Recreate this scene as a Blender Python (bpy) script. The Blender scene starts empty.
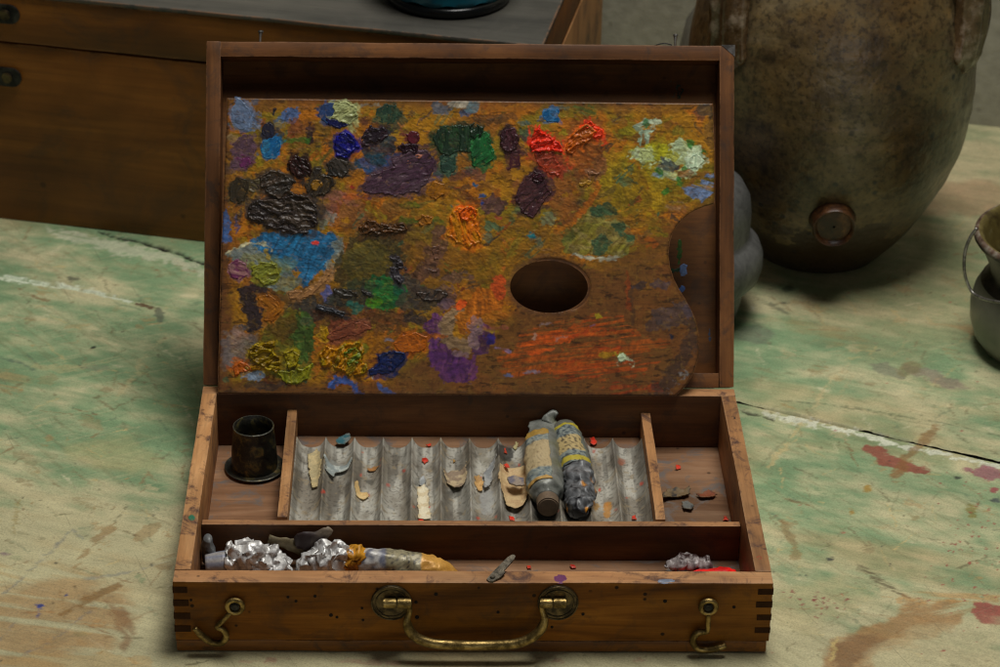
import bpy, bmesh, math, random
import numpy as np
from mathutils import Vector, Matrix
from mathutils import noise as mnoise

random.seed(7)
SC = bpy.context.scene
COL = bpy.data.collections.new("still_life"); SC.collection.children.link(COL)
PI = math.pi

# ------------------------------------------------------------------ camera
CAM = np.array([-0.02985, -1.28659, 0.92989])
PITCH, YAW, ROLL, FOC = 0.503092, 0.032768, 0.021412, 2.590185
D, H, LID_A = 0.2337, 0.0510, 0.547239       # box depth, height, lid lean


def cam_axes():
    cp, sp = math.cos(PITCH), math.sin(PITCH); cy, sy = math.cos(YAW), math.sin(YAW)
    f = np.array([sy*cp, cy*cp, -sp]); r = np.array([cy, -sy, 0.]); u = np.cross(r, f)
    return r*math.cos(ROLL)+u*math.sin(ROLL), u*math.cos(ROLL)-r*math.sin(ROLL), f


CR, CU, CF = cam_axes()


def to_px(P):
    d = P-CAM; z = d@CF
    return 500+FOC*1000*(d@CR)/z, 333.5-FOC*1000*(d@CU)/z


def ray(px, py):
    return CF+CR*((px-500)/(FOC*1000))-CU*((py-333.5)/(FOC*1000))


def on_plane(px, py, P, n):
    d = ray(px, py); return CAM+d*(((np.array(P)-CAM)@np.array(n))/(d@np.array(n)))


def onz(px, py, z=0.0): return on_plane(px, py, (0, 0, z), (0, 0, 1.))
def ony(px, py, y): return on_plane(px, py, (0, y, 0), (0, 1., 0))


cd = bpy.data.cameras.new("camera"); cam = bpy.data.objects.new("camera", cd); COL.objects.link(cam)
cam.matrix_world = Matrix(((CR[0], CU[0], -CF[0], CAM[0]), (CR[1], CU[1], -CF[1], CAM[1]),
                           (CR[2], CU[2], -CF[2], CAM[2]), (0, 0, 0, 1)))
cd.sensor_width = 36; cd.lens = FOC*36; cd.clip_start = 0.05; cd.clip_end = 50
cd.dof.use_dof = True; cd.dof.focus_distance = 1.62; cd.dof.aperture_fstop = 15
SC.camera = cam


# ------------------------------------------------------------------ numpy noise
def _h(ix, iy, s):
    a = (ix.astype(np.int64)*374761393+iy.astype(np.int64)*668265263+s*2147483647 % 1000003*97) & 0xffffffff
    a = ((a ^ (a >> 13))*1274126177) & 0xffffffff
    a = ((a ^ (a >> 16))*2246822519) & 0xffffffff
    return ((a ^ (a >> 15)) & 0xffffff)/float(0xffffff)


def vn(x, y, s=0):
    x = np.asarray(x, float); y = np.asarray(y, float)
    ix = np.floor(x); iy = np.floor(y); fx = x-ix; fy = y-iy
    fx = fx*fx*(3-2*fx); fy = fy*fy*(3-2*fy)
    a = _h(ix, iy, s); b = _h(ix+1, iy, s); c = _h(ix, iy+1, s); d = _h(ix+1, iy+1, s)
    return (a*(1-fx)+b*fx)*(1-fy)+(c*(1-fx)+d*fx)*fy


def fbm(x, y, o=4, s=0, g=.5):
    t = 0; a = 1; n = 0
    for i in range(o):
        t = t+a*vn(x*2**i+17.3*i, y*2**i-9.1*i, s+i*31); n += a; a *= g
    return t/n


def sm(a, b, x):
    t = np.clip((x-a)/(b-a), 0, 1); return t*t*(3-2*t)


def lin(c, k=1.0):
    c = np.array(c, float)/255
    return np.where(c <= .04045, c/12.92, ((c+.055)/1.055)**2.4)*k


def sd_poly(X, Y, pts):
    d = np.full(X.shape, 1e18); s = np.ones(X.shape)
    n = len(pts)
    for i in range(n):
        ax, ay = pts[i]; bx, by = pts[i-1]
        ex, ey = bx-ax, by-ay; wx, wy = X-ax, Y-ay
        t = np.clip((wx*ex+wy*ey)/(ex*ex+ey*ey+1e-12), 0, 1)
        d = np.minimum(d, (wx-ex*t)**2+(wy-ey*t)**2)
        c1 = Y >= ay; c2 = Y < by; c3 = ex*wy > ey*wx
        fl = (c1 & c2 & c3) | (~c1 & ~c2 & ~c3)
        s = np.where(fl, -s, s)
    return s*np.sqrt(d)


def sd_line(X, Y, pts, w):
    """distance to a polyline; w is one width or one per point (full width)"""
    if not hasattr(w, '__len__'): w = [w]*len(pts)
    d = np.full(X.shape, 1e9)
    for i in range(len(pts)-1):
        ax, ay = pts[i]; bx, by = pts[i+1]; ex, ey = bx-ax, by-ay
        t = np.clip(((X-ax)*ex+(Y-ay)*ey)/(ex*ex+ey*ey+1e-12), 0, 1)
        d = np.minimum(d, np.hypot(X-ax-ex*t, Y-ay-ey*t)-(w[i]+(w[i+1]-w[i])*t)/2)
    return d


def ell(cx, cy, rx, ry, rot=0, n=14):
    r = math.radians(rot)
    return [(cx+rx*math.cos(a)*math.cos(r)-ry*math.sin(a)*math.sin(r), cy+rx*math.cos(a)*math.sin(r)+ry*math.sin(a)*math.cos(r))
            for a in [2*PI*i/n for i in range(n)]]


# ------------------------------------------------------------------ object helpers
def tag(o, label=None, cat=None, group=None, kind=None):
    if label: o['label'] = label
    if cat: o['category'] = cat
    if group: o['group'] = group
    if kind: o['kind'] = kind
    return o


def empty(name, loc=(0, 0, 0), rz=0, label=None, cat=None, group=None):
    o = bpy.data.objects.new(name, None); COL.objects.link(o)
    o.location = loc; o.rotation_euler = (0, 0, rz); o.empty_display_size = .02
    return tag(o, label, cat, group)


def obj(name, me, mat, parent=None, smooth=None):
    if isinstance(me, bmesh.types.BMesh):
        bm = me; me = bpy.data.meshes.new(name); bm.to_mesh(me); bm.free()
    o = bpy.data.objects.new(name, me); COL.objects.link(o)
    if mat: me.materials.append(mat)
    if parent: o.parent = parent
    if smooth is not None:
        for p in me.polygons: p.use_smooth = True
        if smooth < 180: me.set_sharp_from_angle(angle=math.radians(smooth))
    return o


def np_mesh(name, V, F, cols=None):
    me = bpy.data.meshes.new(name)
    V = np.asarray(V, np.float32); F = np.asarray(F, np.int32)
    me.vertices.add(len(V)); me.vertices.foreach_set('co', V.ravel())
    k = F.shape[1]
    me.loops.add(F.size); me.loops.foreach_set('vertex_index', F.ravel())
    me.polygons.add(len(F)); me.polygons.foreach_set('loop_start', np.arange(0, F.size, k, dtype=np.int32))
    me.polygons.foreach_set('loop_total', np.full(len(F), k, np.int32))
    me.polygons.foreach_set('use_smooth', np.ones(len(F), bool))
    me.update(calc_edges=True); me.validate()
    if cols is not None:
        a = me.color_attributes.new('Col', 'FLOAT_COLOR', 'POINT')
        c = np.ones((len(V), 4), np.float32); c[:, :3] = cols
        a.data.foreach_set('color', c.ravel())
    return me


def bx(bm, lo, hi, cuts=0, rot=None):
    """box with optional cuts on its long axis"""
    lo = Vector(lo); hi = Vector(hi); c = (lo+hi)/2; d = hi-lo
    r = bmesh.ops.create_cube(bm, size=1); vs = r['verts']
    for v in vs: v.co = Vector((v.co.x*d.x, v.co.y*d.y, v.co.z*d.z))+c
    if cuts:
        ax = max(range(3), key=lambda i: d[i])
        es = {e for v in vs for e in v.link_edges if abs((e.verts[0].co-e.verts[1].co)[ax]) > d[ax]*.9}
        g = bmesh.ops.subdivide_edges(bm, edges=list(es), cuts=cuts)
        vs = list({v for v in vs} | {e for e in g['geom_inner'] if isinstance(e, bmesh.types.BMVert)})
    if rot:
        bmesh.ops.rotate(bm, cent=c, matrix=rot, verts=vs)
    return vs


def plank(name, lo, hi, mat, parent, bev=.0007, cuts=10, wob=.0002, seed=0, rot=None, rim=None):
    bm = bmesh.new(); bx(bm, lo, hi, cuts)
    es = [e for e in bm.edges if e.calc_face_angle(0) > .8]
    bmesh.ops.bevel(bm, geom=es, offset=bev, segments=2, affect='EDGES', profile=.6)
    for v in bm.verts:
        n = mnoise.noise_vector(v.co*30+Vector((seed, 3.1*seed, 0)))+.5*mnoise.noise_vector(v.co*140+Vector((seed, 0, 9)))
        v.co += n*wob
    if rot: bmesh.ops.rotate(bm, cent=(Vector(lo)+Vector(hi))/2, matrix=rot, verts=bm.verts)
    if rim:
        bm.normal_update()
        for f in bm.faces:
            if f.normal.z > .75: f.material_index = 1
    o_ = obj(name, bm, mat, parent, 35)
    if rim: o_.data.materials.append(rim)
    return o_


def lathe(prof, n=64, cx=0, cy=0, wob=0, a0=0):
    V = []; F = []
    for i, (r, z) in enumerate(prof):
        for j in range(n):
            a = 2*PI*j/n+a0
            k = 1+wob*(mnoise.noise(Vector((math.cos(a)*1.3, math.sin(a)*1.3, z*12)))) if wob else 1
            V.append((cx+r*k*math.cos(a), cy+r*k*math.sin(a), z))
    m = len(prof)
    for i in range(m-1):
        for j in range(n):
            F.append((i*n+j, i*n+(j+1) % n, (i+1)*n+(j+1) % n, (i+1)*n+j))
    return np.array(V), np.array(F)


def spline(pts, n):
    """catmull-rom through tuples"""
    P = [np.array(p, float) for p in pts]; P = [2*P[0]-P[1]]+P+[2*P[-1]-P[-2]]
    out = []
    for i in range(1, len(P)-2):
        for k in range(n):
            t = k/n
            out.append(.5*((2*P[i])+(-P[i-1]+P[i+1])*t+(2*P[i-1]-5*P[i]+4*P[i+1]-P[i+2])*t*t+(-P[i-1]+3*P[i]-3*P[i+1]+P[i+2])*t**3))
    out.append(P[-2]); return out


def tube_mesh(path, rad, n=12, flat=1.0, up=(0, 0, 1), cap=True):
    """sweep; rad scalar or list; flat scales the side axis"""
    P = [Vector(p) for p in path]; m = len(P)
    if not hasattr(rad, '__len__'): rad = [rad]*m
    V = []; F = []; u0 = Vector(up)
    for i in range(m):
        t = (P[min(i+1, m-1)]-P[max(i-1, 0)]).normalized()
        s = t.cross(u0)
        if s.length < 1e-4: s = t.orthogonal()
        s.normalize(); u = s.cross(t).normalized(); u0 = u
        for j in range(n):
            a = 2*PI*j/n
            V.append(P[i]+s*rad[i]*flat*math.cos(a)+u*rad[i]*math.sin(a))
    bm = bmesh.new(); bv = [bm.verts.new(v) for v in V]
    for i in range(m-1):
        for j in range(n):
            bm.faces.new((bv[i*n+j], bv[i*n+(j+1) % n], bv[(i+1)*n+(j+1) % n], bv[(i+1)*n+j]))
    if cap:
        bm.faces.new(bv[:n][::-1]); bm.faces.new(bv[-n:])
    bmesh.ops.recalc_face_normals(bm, faces=bm.faces)
    return bm


def cyl(bm, c, r, h, axis='Y', n=32, r2=None, bev=0):
    R = {'Z': Matrix.Identity(4), 'Y': Matrix.Rotation(PI/2, 4, 'X'), 'X': Matrix.Rotation(PI/2, 4, 'Y')}[axis]
    g = bmesh.ops.create_cone(bm, cap_ends=True, segments=n, radius1=r, radius2=r if r2 is None else r2, depth=h,
                              matrix=Matrix.Translation(c) @ R)
    if bev:
        es = {e for v in g['verts'] for e in v.link_edges if e.calc_face_angle(0) > .8}
        bmesh.ops.bevel(bm, geom=list(es), offset=bev, segments=2, affect='EDGES')


# ------------------------------------------------------------------ materials
class NT:
    def __init__(s, name):
        s.m = bpy.data.materials.new(name); s.m.use_nodes = True; s.t = s.m.node_tree; s.n = s.t.nodes
        s.b = s.n['Principled BSDF']; s.out = s.n['Material Output']
        s.tc = s.n.new('ShaderNodeTexCoord'); s.oi = s.n.new('ShaderNodeObjectInfo')

    def L(s, a, b): s.t.links.new(a, b)

    def coord(s, scale=(1, 1, 1), rot=(0, 0, 0), per_obj=True):
        m = s.n.new('ShaderNodeMapping'); m.inputs['Scale'].default_value = scale; m.inputs['Rotation'].default_value = rot
        s.L(s.tc.outputs['Object'], m.inputs['Vector'])
        if per_obj:
            k = s.n.new('ShaderNodeMath'); k.operation = 'MULTIPLY'; k.inputs[1].default_value = 37.
            s.L(s.oi.outputs['Random'], k.inputs[0]); s.L(k.outputs[0], m.inputs['Location'])
        return m.outputs[0]

    def noise(s, vec, scale=1, detail=4, rough=.55, dist=0):
        x = s.n.new('ShaderNodeTexNoise'); x.inputs['Scale'].default_value = scale; x.inputs['Detail'].default_value = detail
        x.inputs['Roughness'].default_value = rough; x.inputs['Distortion'].default_value = dist
        s.L(vec, x.inputs['Vector']); return x.outputs['Fac']

    def ramp(s, f, stops, interp='LINEAR'):
        r = s.n.new('ShaderNodeValToRGB'); r.color_ramp.interpolation = interp; e = r.color_ramp.elements
        while len(e) < len(stops): e.new(.5)
        for q, (p, c) in zip(e, stops):
            q.position = p; q.color = (*(c if hasattr(c, '__len__') else (c, c, c)), 1)
        s.L(f, r.inputs[0]); return r.outputs[0]

    def mix(s, f, a, b, mode='MIX'):
        x = s.n.new('ShaderNodeMix'); x.data_type = 'RGBA'; x.blend_type = mode
        for k, i in ((f, 0), (a, 6), (b, 7)):
            if hasattr(k, 'default_value') or hasattr(k, 'links'): s.L(k, x.inputs[i])
            elif i == 0: x.inputs[0].default_value = k
            else: x.inputs[i].default_value = (*k, 1)
        return x.outputs[2]

    def math(s, op, a, b=0.):
        x = s.n.new('ShaderNodeMath'); x.operation = op
        for k, i in ((a, 0), (b, 1)):
            if hasattr(k, 'links'): s.L(k, x.inputs[i])
            else: x.inputs[i].default_value = k
        return x.outputs[0]

    def bump(s, h, dist, strength=1., prev=None):
        b = s.n.new('ShaderNodeBump'); b.inputs['Distance'].default_value = dist; b.inputs['Strength'].default_value = strength
        s.L(h, b.inputs['Height'])
        if prev: s.L(prev, b.inputs['Normal'])
        return b.outputs[0]

    def edge(s, rad=.0015):
        """1 on sharp convex or concave edges"""
        b = s.n.new('ShaderNodeBevel'); b.samples = 4; b.inputs['Radius'].default_value = rad
        g = s.n.new('ShaderNodeNewGeometry'); d = s.n.new('ShaderNodeVectorMath'); d.operation = 'DOT_PRODUCT'
        s.L(b.outputs[0], d.inputs[0]); s.L(g.outputs['Normal'], d.inputs[1])
        return s.math('SUBTRACT', 1., d.outputs['Value'])

    def set(s, col=None, rough=None, metal=None, normal=None, spec=None, coat=None):
        for k, n in ((col, 'Base Color'), (rough, 'Roughness'), (metal, 'Metallic'), (normal, 'Normal'), (spec, 'Specular IOR Level'), (coat, 'Coat Weight')):
            if k is None: continue
            if hasattr(k, 'links'): s.L(k, s.b.inputs[n])
            elif hasattr(k, '__len__'): s.b.inputs[n].default_value = (*k, 1)
            else: s.b.inputs[n].default_value = k
        return s.m


def wood(name, dark, mid, light, axis='X', sc=1.0, rough=.55, wear=.5, wearc=(.3, .16, .08), spots=.5, dirt=.5, dirtc=(.03, .025, .02), spec=.4, grain=1.):
    w = NT(name)
    def S(long, cross):
        v = [cross*sc]*3; v['XYZ'.index(axis)] = long*sc; return tuple(v)
    g1 = w.noise(w.coord(S(5, 38)), 1, 6, .6, 1.4)
    g2 = w.noise(w.coord(S(25, 700)), 1, 4, .6, .3)
    g3 = w.noise(w.coord((9*sc, 9*sc, 9*sc)), 1, 5, .6, .5)
    c = w.ramp(g1, [(.3, dark), (.5, mid), (.7, light)])
    c = w.mix(.45*grain, c, w.ramp(g2, [(.3, .5), (.5, .95), (.7, 1.15)]), 'MULTIPLY')
    c = w.mix(.9, c, w.ramp(g3, [(.28, .45), (.48, .95), (.70, 1.3)]), 'MULTIPLY')
    c = w.mix(.6, c, (1.14, .98, .76), 'MULTIPLY')
    if dirt:
        d = w.noise(w.coord((40*sc, 40*sc, 40*sc)), 1, 7, .7, 1.0)
        f = w.ramp(d, [(.52, 0), (.64, 1)])
        c = w.mix(w.math('MULTIPLY', f, dirt), c, dirtc)
    if wear:
        e = w.edge(.0016*(1 if sc > .6 else 2))
        en = w.noise(w.coord((120*sc,)*3), 1, 5, .7)
        ef = w.math('MULTIPLY', w.ramp(e, [(.01, 0), (.12, 1)]), w.ramp(en, [(.4, 0), (.56, 1)]))
        c = w.mix(w.math('MULTIPLY', ef, wear), c, wearc)
        ef2 = w.math('MULTIPLY', w.ramp(e, [(.01, 0), (.12, 1)]), w.ramp(en, [(.36, 1), (.46, 0)]))
        c = w.mix(w.math('MULTIPLY', ef2, wear), c, (.012, .008, .006))
    if spots:
        v = w.n.new('ShaderNodeTexVoronoi'); v.inputs['Scale'].default_value = 75*sc; w.L(w.coord((1, 1, 1)), v.inputs['Vector'])
        sn = w.noise(w.coord((18*sc,)*3), 1, 2, .5)
        f = w.math('MULTIPLY', w.ramp(v.outputs['Distance'], [(.07, 1), (.12, 0)]), w.ramp(sn, [(.52, 0), (.56, 1)]))
        c = w.mix(w.math('MULTIPLY', f, spots), c, (.008, .005, .004))
    r = w.ramp(g3, [(.3, rough-.1), (.7, rough+.15)])
    n = w.bump(g2, .00015, .4); n = w.bump(g3, .0006, .3, n)
    return w.set(c, r, None, n, spec)


def vcol(name, rough=.5, bumpd=.0004, bscale=900, spec=.4, metal=0, var=.5, coat=0):
    w = NT(name)
    a = w.n.new('ShaderNodeAttribute'); a.attribute_name = 'Col'
    n1 = w.noise(w.coord((1, 1, 1), per_obj=False), bscale, 3, .6)
    n2 = w.noise(w.coord((1, 1, 1), per_obj=False), bscale*.25, 4, .6)
    c = w.mix(var, a.outputs['Color'], w.ramp(n1, [(.3, .72), (.5, 1.), (.7, 1.2)]), 'MULTIPLY')
    nb = w.bump(n1, bumpd*.5, .5); nb = w.bump(n2, bumpd, .5, nb)
    r = w.ramp(n2, [(.3, max(rough-.12, .05)), (.7, min(rough+.12, 1))])
    return w.set(c, r, metal, nb, spec, coat or None)


def metal(name, c1, c2, rough=.4, sc=60, met=.9, bump=.0004, stops=(.42, .6)):
    w = NT(name)
    n1 = w.noise(w.coord((sc,)*3), 1, 7, .65, .6); n2 = w.noise(w.coord((sc*8,)*3), 1, 3, .6)
    c = w.ramp(n1, [(stops[0], c1), (stops[1], c2)])
    c = w.mix(.5, c, w.ramp(n2, [(.3, .6), (.6, 1.1)]), 'MULTIPLY')
    return w.set(c, w.ramp(n1, [(.35, rough+.2), (.65, rough-.08)]), met, w.bump(n2, bump, .5, w.bump(n1, bump*2, .4)))


def matte(name, c, rough=.7, sc=300, var=.5, bump=.0003, spec=.35):
    w = NT(name); n1 = w.noise(w.coord((sc,)*3), 1, 5, .65); n2 = w.noise(w.coord((sc*.15,)*3), 1, 4, .6)
    c = w.mix(var, c, w.ramp(n1, [(.3, .5), (.65, 1.25)]), 'MULTIPLY')
    c = w.mix(var, c, w.ramp(n2, [(.3, .6), (.7, 1.25)]), 'MULTIPLY')
    return w.set(c, rough, 0, w.bump(n1, bump, .6), spec)


M = {}
M['box_x'] = wood('box_wood_x', (0.0882, 0.0319, 0.0050), (0.2016, 0.0773, 0.0092), (0.3108, 0.1344, 0.0202), 'X', rough=.45, wear=.6, spots=.9, dirt=.35, spec=.14)
M['bottom_x'] = wood('box_bottom_wood', (0.0882, 0.0319, 0.0050), (0.2016, 0.0773, 0.0092), (0.3108, 0.1344, 0.0202), 'X', rough=.5, wear=.8, spots=.6, dirt=.6, spec=.4)
M['in_x'] = wood('inner_wood_x', (0.0840, 0.0336, 0.0096), (0.1360, 0.0576, 0.0168), (0.2080, 0.0960, 0.0320), 'X', rough=.65, wear=.5, wearc=(.42, .25, .13), spots=.7, dirt=.45)
M['in_y'] = wood('inner_wood_y', (.24, .11, .036), (.38, .19, .072), (.52, .29, .125), 'Y', rough=.62, wear=.8, wearc=(.45, .27, .14), spots=.5, dirt=.5, dirtc=(.06, .035, .03))
M['rail_x'] = wood('lid_wood_x', (0.0817, 0.0318, 0.0086), (0.1548, 0.0619, 0.0155), (0.2322, 0.0989, 0.0275), 'X', rough=.55, wear=.9, wearc=(.36, .17, .07), spots=.5, dirt=.45)
M['rail_z'] = wood('lid_wood_z', (0.0731, 0.0292, 0.0086), (0.1419, 0.0568, 0.0146), (0.2150, 0.0903, 0.0258), 'Z', rough=.55, wear=.9, wearc=(.33, .15, .06), spots=.5, dirt=.6)
M['panel'] = wood('lid_panel_wood', (.12, .048, .012), (.18, .075, .018), (.25, .115, .032), 'X', rough=.6, wear=0, spots=.4, dirt=.4)
M['floor'] = wood('compartment_floor', (.17, .090, .050), (.26, .150, .090), (.36, .23, .15), 'X', rough=.8, wear=0, spots=.6, dirt=.9, dirtc=(.17, .15, .135), spec=.2)
M['rim_x'] = wood('bare_rim_x', (.29, .140, .058), (.47, .25, .115), (.62, .37, .19), 'X', rough=.65, wear=.7, wearc=(.5, .3, .17), spots=.6, dirt=.85, dirtc=(.07, .032, .026))
M['rim_y'] = wood('bare_rim_y', (.29, .140, .055), (.47, .25, .105), (.62, .37, .18), 'Y', rough=.65, wear=.8, wearc=(.5, .3, .16), spots=.5, dirt=.9, dirtc=(.07, .032, .026))
M['joint'] = matte('end_grain', (.050, .021, .008), .8, spec=.1)
M['chest_x'] = wood('chest_wood', (.12, .040, .006), (.20, .074, .010), (.28, .112, .017), 'X', sc=.45, rough=.5, wear=.9, wearc=(.34, .14, .05), spots=.5, dirt=.35, spec=.35)
M['chest_y'] = wood('chest_side_wood', (.26, .125, .045), (.42, .22, .085), (.56, .32, .13), 'Z', sc=.45, rough=.6, wear=.5, spots=.4, dirt=.6)
M['chest_top'] = wood('chest_top_grey', (0.0425, 0.0450, 0.0420), (0.0700, 0.0725, 0.0675), (0.1000, 0.1000, 0.0925), 'X', sc=.5, rough=.7, wear=.9, wearc=(.30, .13, .05), spots=.2, dirt=.35, dirtc=(.10, .09, .075))
M['brass'] = metal('aged_brass', (.12, .080, .025), (.40, .28, .10), .38, 120, .9)
M['brass_dark'] = metal('dark_brass', (.045, .034, .02), (.16, .115, .055), .42, 110, .8)
M['steel'] = metal('dull_steel', (.16, .15, .13), (.42, .40, .36), .4, 150, .85)
M['iron'] = metal('black_iron', (.012, .011, .010), (.045, .04, .036), .5, 90, .5)
M['dark'] = matte('hole_shadow_paint', (.012, .008, .006), .9)
M['foil'] = metal('crumpled_foil', (.60, .59, .57), (.90, .89, .87), .45, 60, .45, .0006, (.38, .5))
M['vc'] = vcol('palette_paint', .5, .00012, 1400, .4, var=.5)
M['dab'] = vcol('oil_paint_dab', .42, .00025, 1100, .4, var=.5)
def table_mat():
    w = NT('table_paint'); a = w.n.new('ShaderNodeAttribute'); a.attribute_name = 'Col'
    def G(lo_, cr, rz=.3543):
        m2 = w.n.new('ShaderNodeMapping'); m2.inputs['Scale'].default_value = (lo_, cr, cr); w.L(w.coord((1, 1, 1), (0, 0, rz), per_obj=False), m2.inputs['Vector']); return m2.outputs[0]
    g1 = w.noise(G(22, 520), 1, 5, .65, .4); g2 = w.noise(G(9, 130), 1, 6, .65, .8); sp = w.noise(G(900, 900), 1, 3, .6)
    sp2 = w.noise(G(170, 260), 1, 7, .72, .5); x1 = w.noise(G(16, 620, -.55), 1, 3, .6, .3); x2 = w.noise(G(16, 620, 1.2), 1, 3, .6, .3)
    c = w.mix(.55, a.outputs['Color'], w.ramp(g1, [(.28, .70), (.44, .98), (.54, 1.), (.72, 1.15)]), 'MULTIPLY')
    c = w.mix(.4, c, w.ramp(g2, [(.30, .82), (.5, 1.), (.70, 1.14)]), 'MULTIPLY')
    c = w.mix(.6, c, w.ramp(sp, [(.3, .66), (.5, 1.), (.7, 1.18)]), 'MULTIPLY')
    c = w.mix(w.math('MULTIPLY', w.ramp(sp2, [(.60, 0), (.66, 1)]), .5), c, (.33, .27, .16))
    c = w.mix(w.math('MULTIPLY', w.ramp(sp2, [(.30, 1), (.37, 0)]), .45), c, (.13, .19, .11))
    c = w.mix(w.math('MULTIPLY', w.ramp(x1, [(.66, 0), (.70, 1)]), .32), c, (.46, .42, .27))
    c = w.mix(w.math('MULTIPLY', w.ramp(x2, [(.67, 0), (.71, 1)]), .32), c, (.15, .125, .075))
    n = w.bump(g1, .0004, .5); n = w.bump(sp2, .0007, .45, n); n = w.bump(sp, .0002, .4, n)
    return w.set(c, w.ramp(sp2, [(.3, .5), (.7, .72)]), 0, n, .35)


M['table'] = table_mat()
M['tubevc'] = vcol('lead_tube', .42, .0004, 700, .5, .12, .6)
M['flake'] = vcol('dry_flake', .6, .0003, 1200, .4, 0, .6)
M['trayvc'] = vcol('tin_tray_patina', .5, .0002, 1500, .5, .0, .6)

# ------------------------------------------------------------------ world and light
wd = bpy.data.worlds.new("World"); SC.world = wd; wd.use_nodes = True
wd.node_tree.nodes['Background'].inputs[0].default_value = (.80, .84, .88, 1)
wd.node_tree.nodes['Background'].inputs[1].default_value = .03
SC.cycles.filter_width = 1.15


def area(name, loc, target, sx, sy, power, col):
    l = bpy.data.lights.new(name, 'AREA'); l.shape = 'RECTANGLE'; l.size = sx; l.size_y = sy; l.energy = power; l.color = col
    o = bpy.data.objects.new(name, l); COL.objects.link(o); o.location = loc
    o.rotation_euler = (Vector(target)-Vector(loc)).to_track_quat('-Z', 'Y').to_euler(); return o


area('window_light', (.22, .30, 1.72), (.02, .16, 0), 0.75, .5, 20, (1, .97, .92))
area('room_light', (.45, -3.2, .62), (.1, .3, .1), 1.8, 1.0, 6, (.95, .98, 1))
SC.view_settings.view_transform = 'Standard'; SC.view_settings.look = 'None'
SC.view_settings.exposure = 0; SC.view_settings.gamma = 1

# ================================================================== TABLE
BA = -math.radians(20.3); bs, bt = np.array([math.cos(BA), math.sin(BA)]), np.array([-math.sin(BA), math.cos(BA)])
KT = 1.44      # displayed colour -> albedo


class Canvas:
    """painted layers evaluated at the vertices of a surface: PX,PY picture coordinates, U,V metres on the surface"""
    def __init__(s, PX, PY, U, V, K):
        s.PX, s.PY, s.U, s.V, s.K = PX, PY, U, V, K
        s.col = np.zeros((PX.size, 3)); s.h = np.zeros(PX.size); s.k = 0; s.vm = 1.0; s.sk = 0.0

    def layer(s, sdf, bb, c, op=1., soft=1.2, edge=3., esc=260, tex=None, c2=None, h=0, var=.25):
        s.k += 1; S = s.k*13
        pad = edge+soft+2
        i = np.where((s.PX > bb[0]-pad) & (s.PX < bb[2]+pad) & (s.PY > bb[1]-pad) & (s.PY < bb[3]+pad))[0]
        if not len(i): return
        U, V = s.U[i], s.V[i]
        d = sdf(s.PX[i], s.PY[i])+edge*2*(fbm(U*esc, V*esc, 4, S)-.5)*1.6
        a = 1-sm(-soft, soft, d)
        if tex:     # (angle deg, along scale, cross scale, threshold lo, hi): dry-brush streaks
            an, sl, scx, lo, hi = tex; r = math.radians(an)
            p = U*math.cos(r)+V*math.sin(r); q = -U*math.sin(r)+V*math.cos(r)
            a = a*sm(lo, hi, fbm(p*sl, q*scx, 4, S+5))
        a = (a*op)[:, None]
        cc = lin(c, s.K)[None, :]
        if c2 is not None:
            m = sm(.4, .6, fbm(U*160, V*260, 4, S+7))[:, None]; cc = cc*(1-m)+lin(c2, s.K)[None, :]*m
        if s.sk:      # brush drag inside a patch: its own direction, lighter and darker lines
            r0 = (s.k*1.7) % PI; p = U*math.cos(r0)+V*math.sin(r0); q = -U*math.sin(r0)+V*math.cos(r0)
            wv = .010*(fbm(U*60, V*60, 2, S+61)-.5); cc = cc*(1+s.sk*2*(fbm(p*70, (q+wv)*560, 4, S+63)-.5))[:, None]
        if var: cc = cc*(1+s.vm*var*2*(fbm(U*350, V*500, 4, S+3)-.5)+var*1.4*(fbm(U*90, V*120, 4, S+4)-.5))[:, None]
        s.col[i] = s.col[i]*(1-a)+cc*a
        if h: s.h[i] += a[:, 0]*h

    def poly(s, pts, c, **k):
        x = [p[0] for p in pts]; y = [p[1] for p in pts]
        s.layer(lambda X, Y: sd_poly(X, Y, pts), (min(x), min(y), max(x), max(y)), c, **k)

    def el(s, cx, cy, rx, ry, c, rot=0, **k): s.poly(ell(cx, cy, rx, ry, rot), c, **k)

    def line(s, pts, w, c, **k):
        x = [p[0] for p in pts]; y = [p[1] for p in pts]; m = max(w) if hasattr(w, '__len__') else w
        s.layer(lambda X, Y: sd_line(X, Y, pts, w), (min(x)-m, min(y)-m, max(x)+m, max(y)+m), c, **k)


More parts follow.
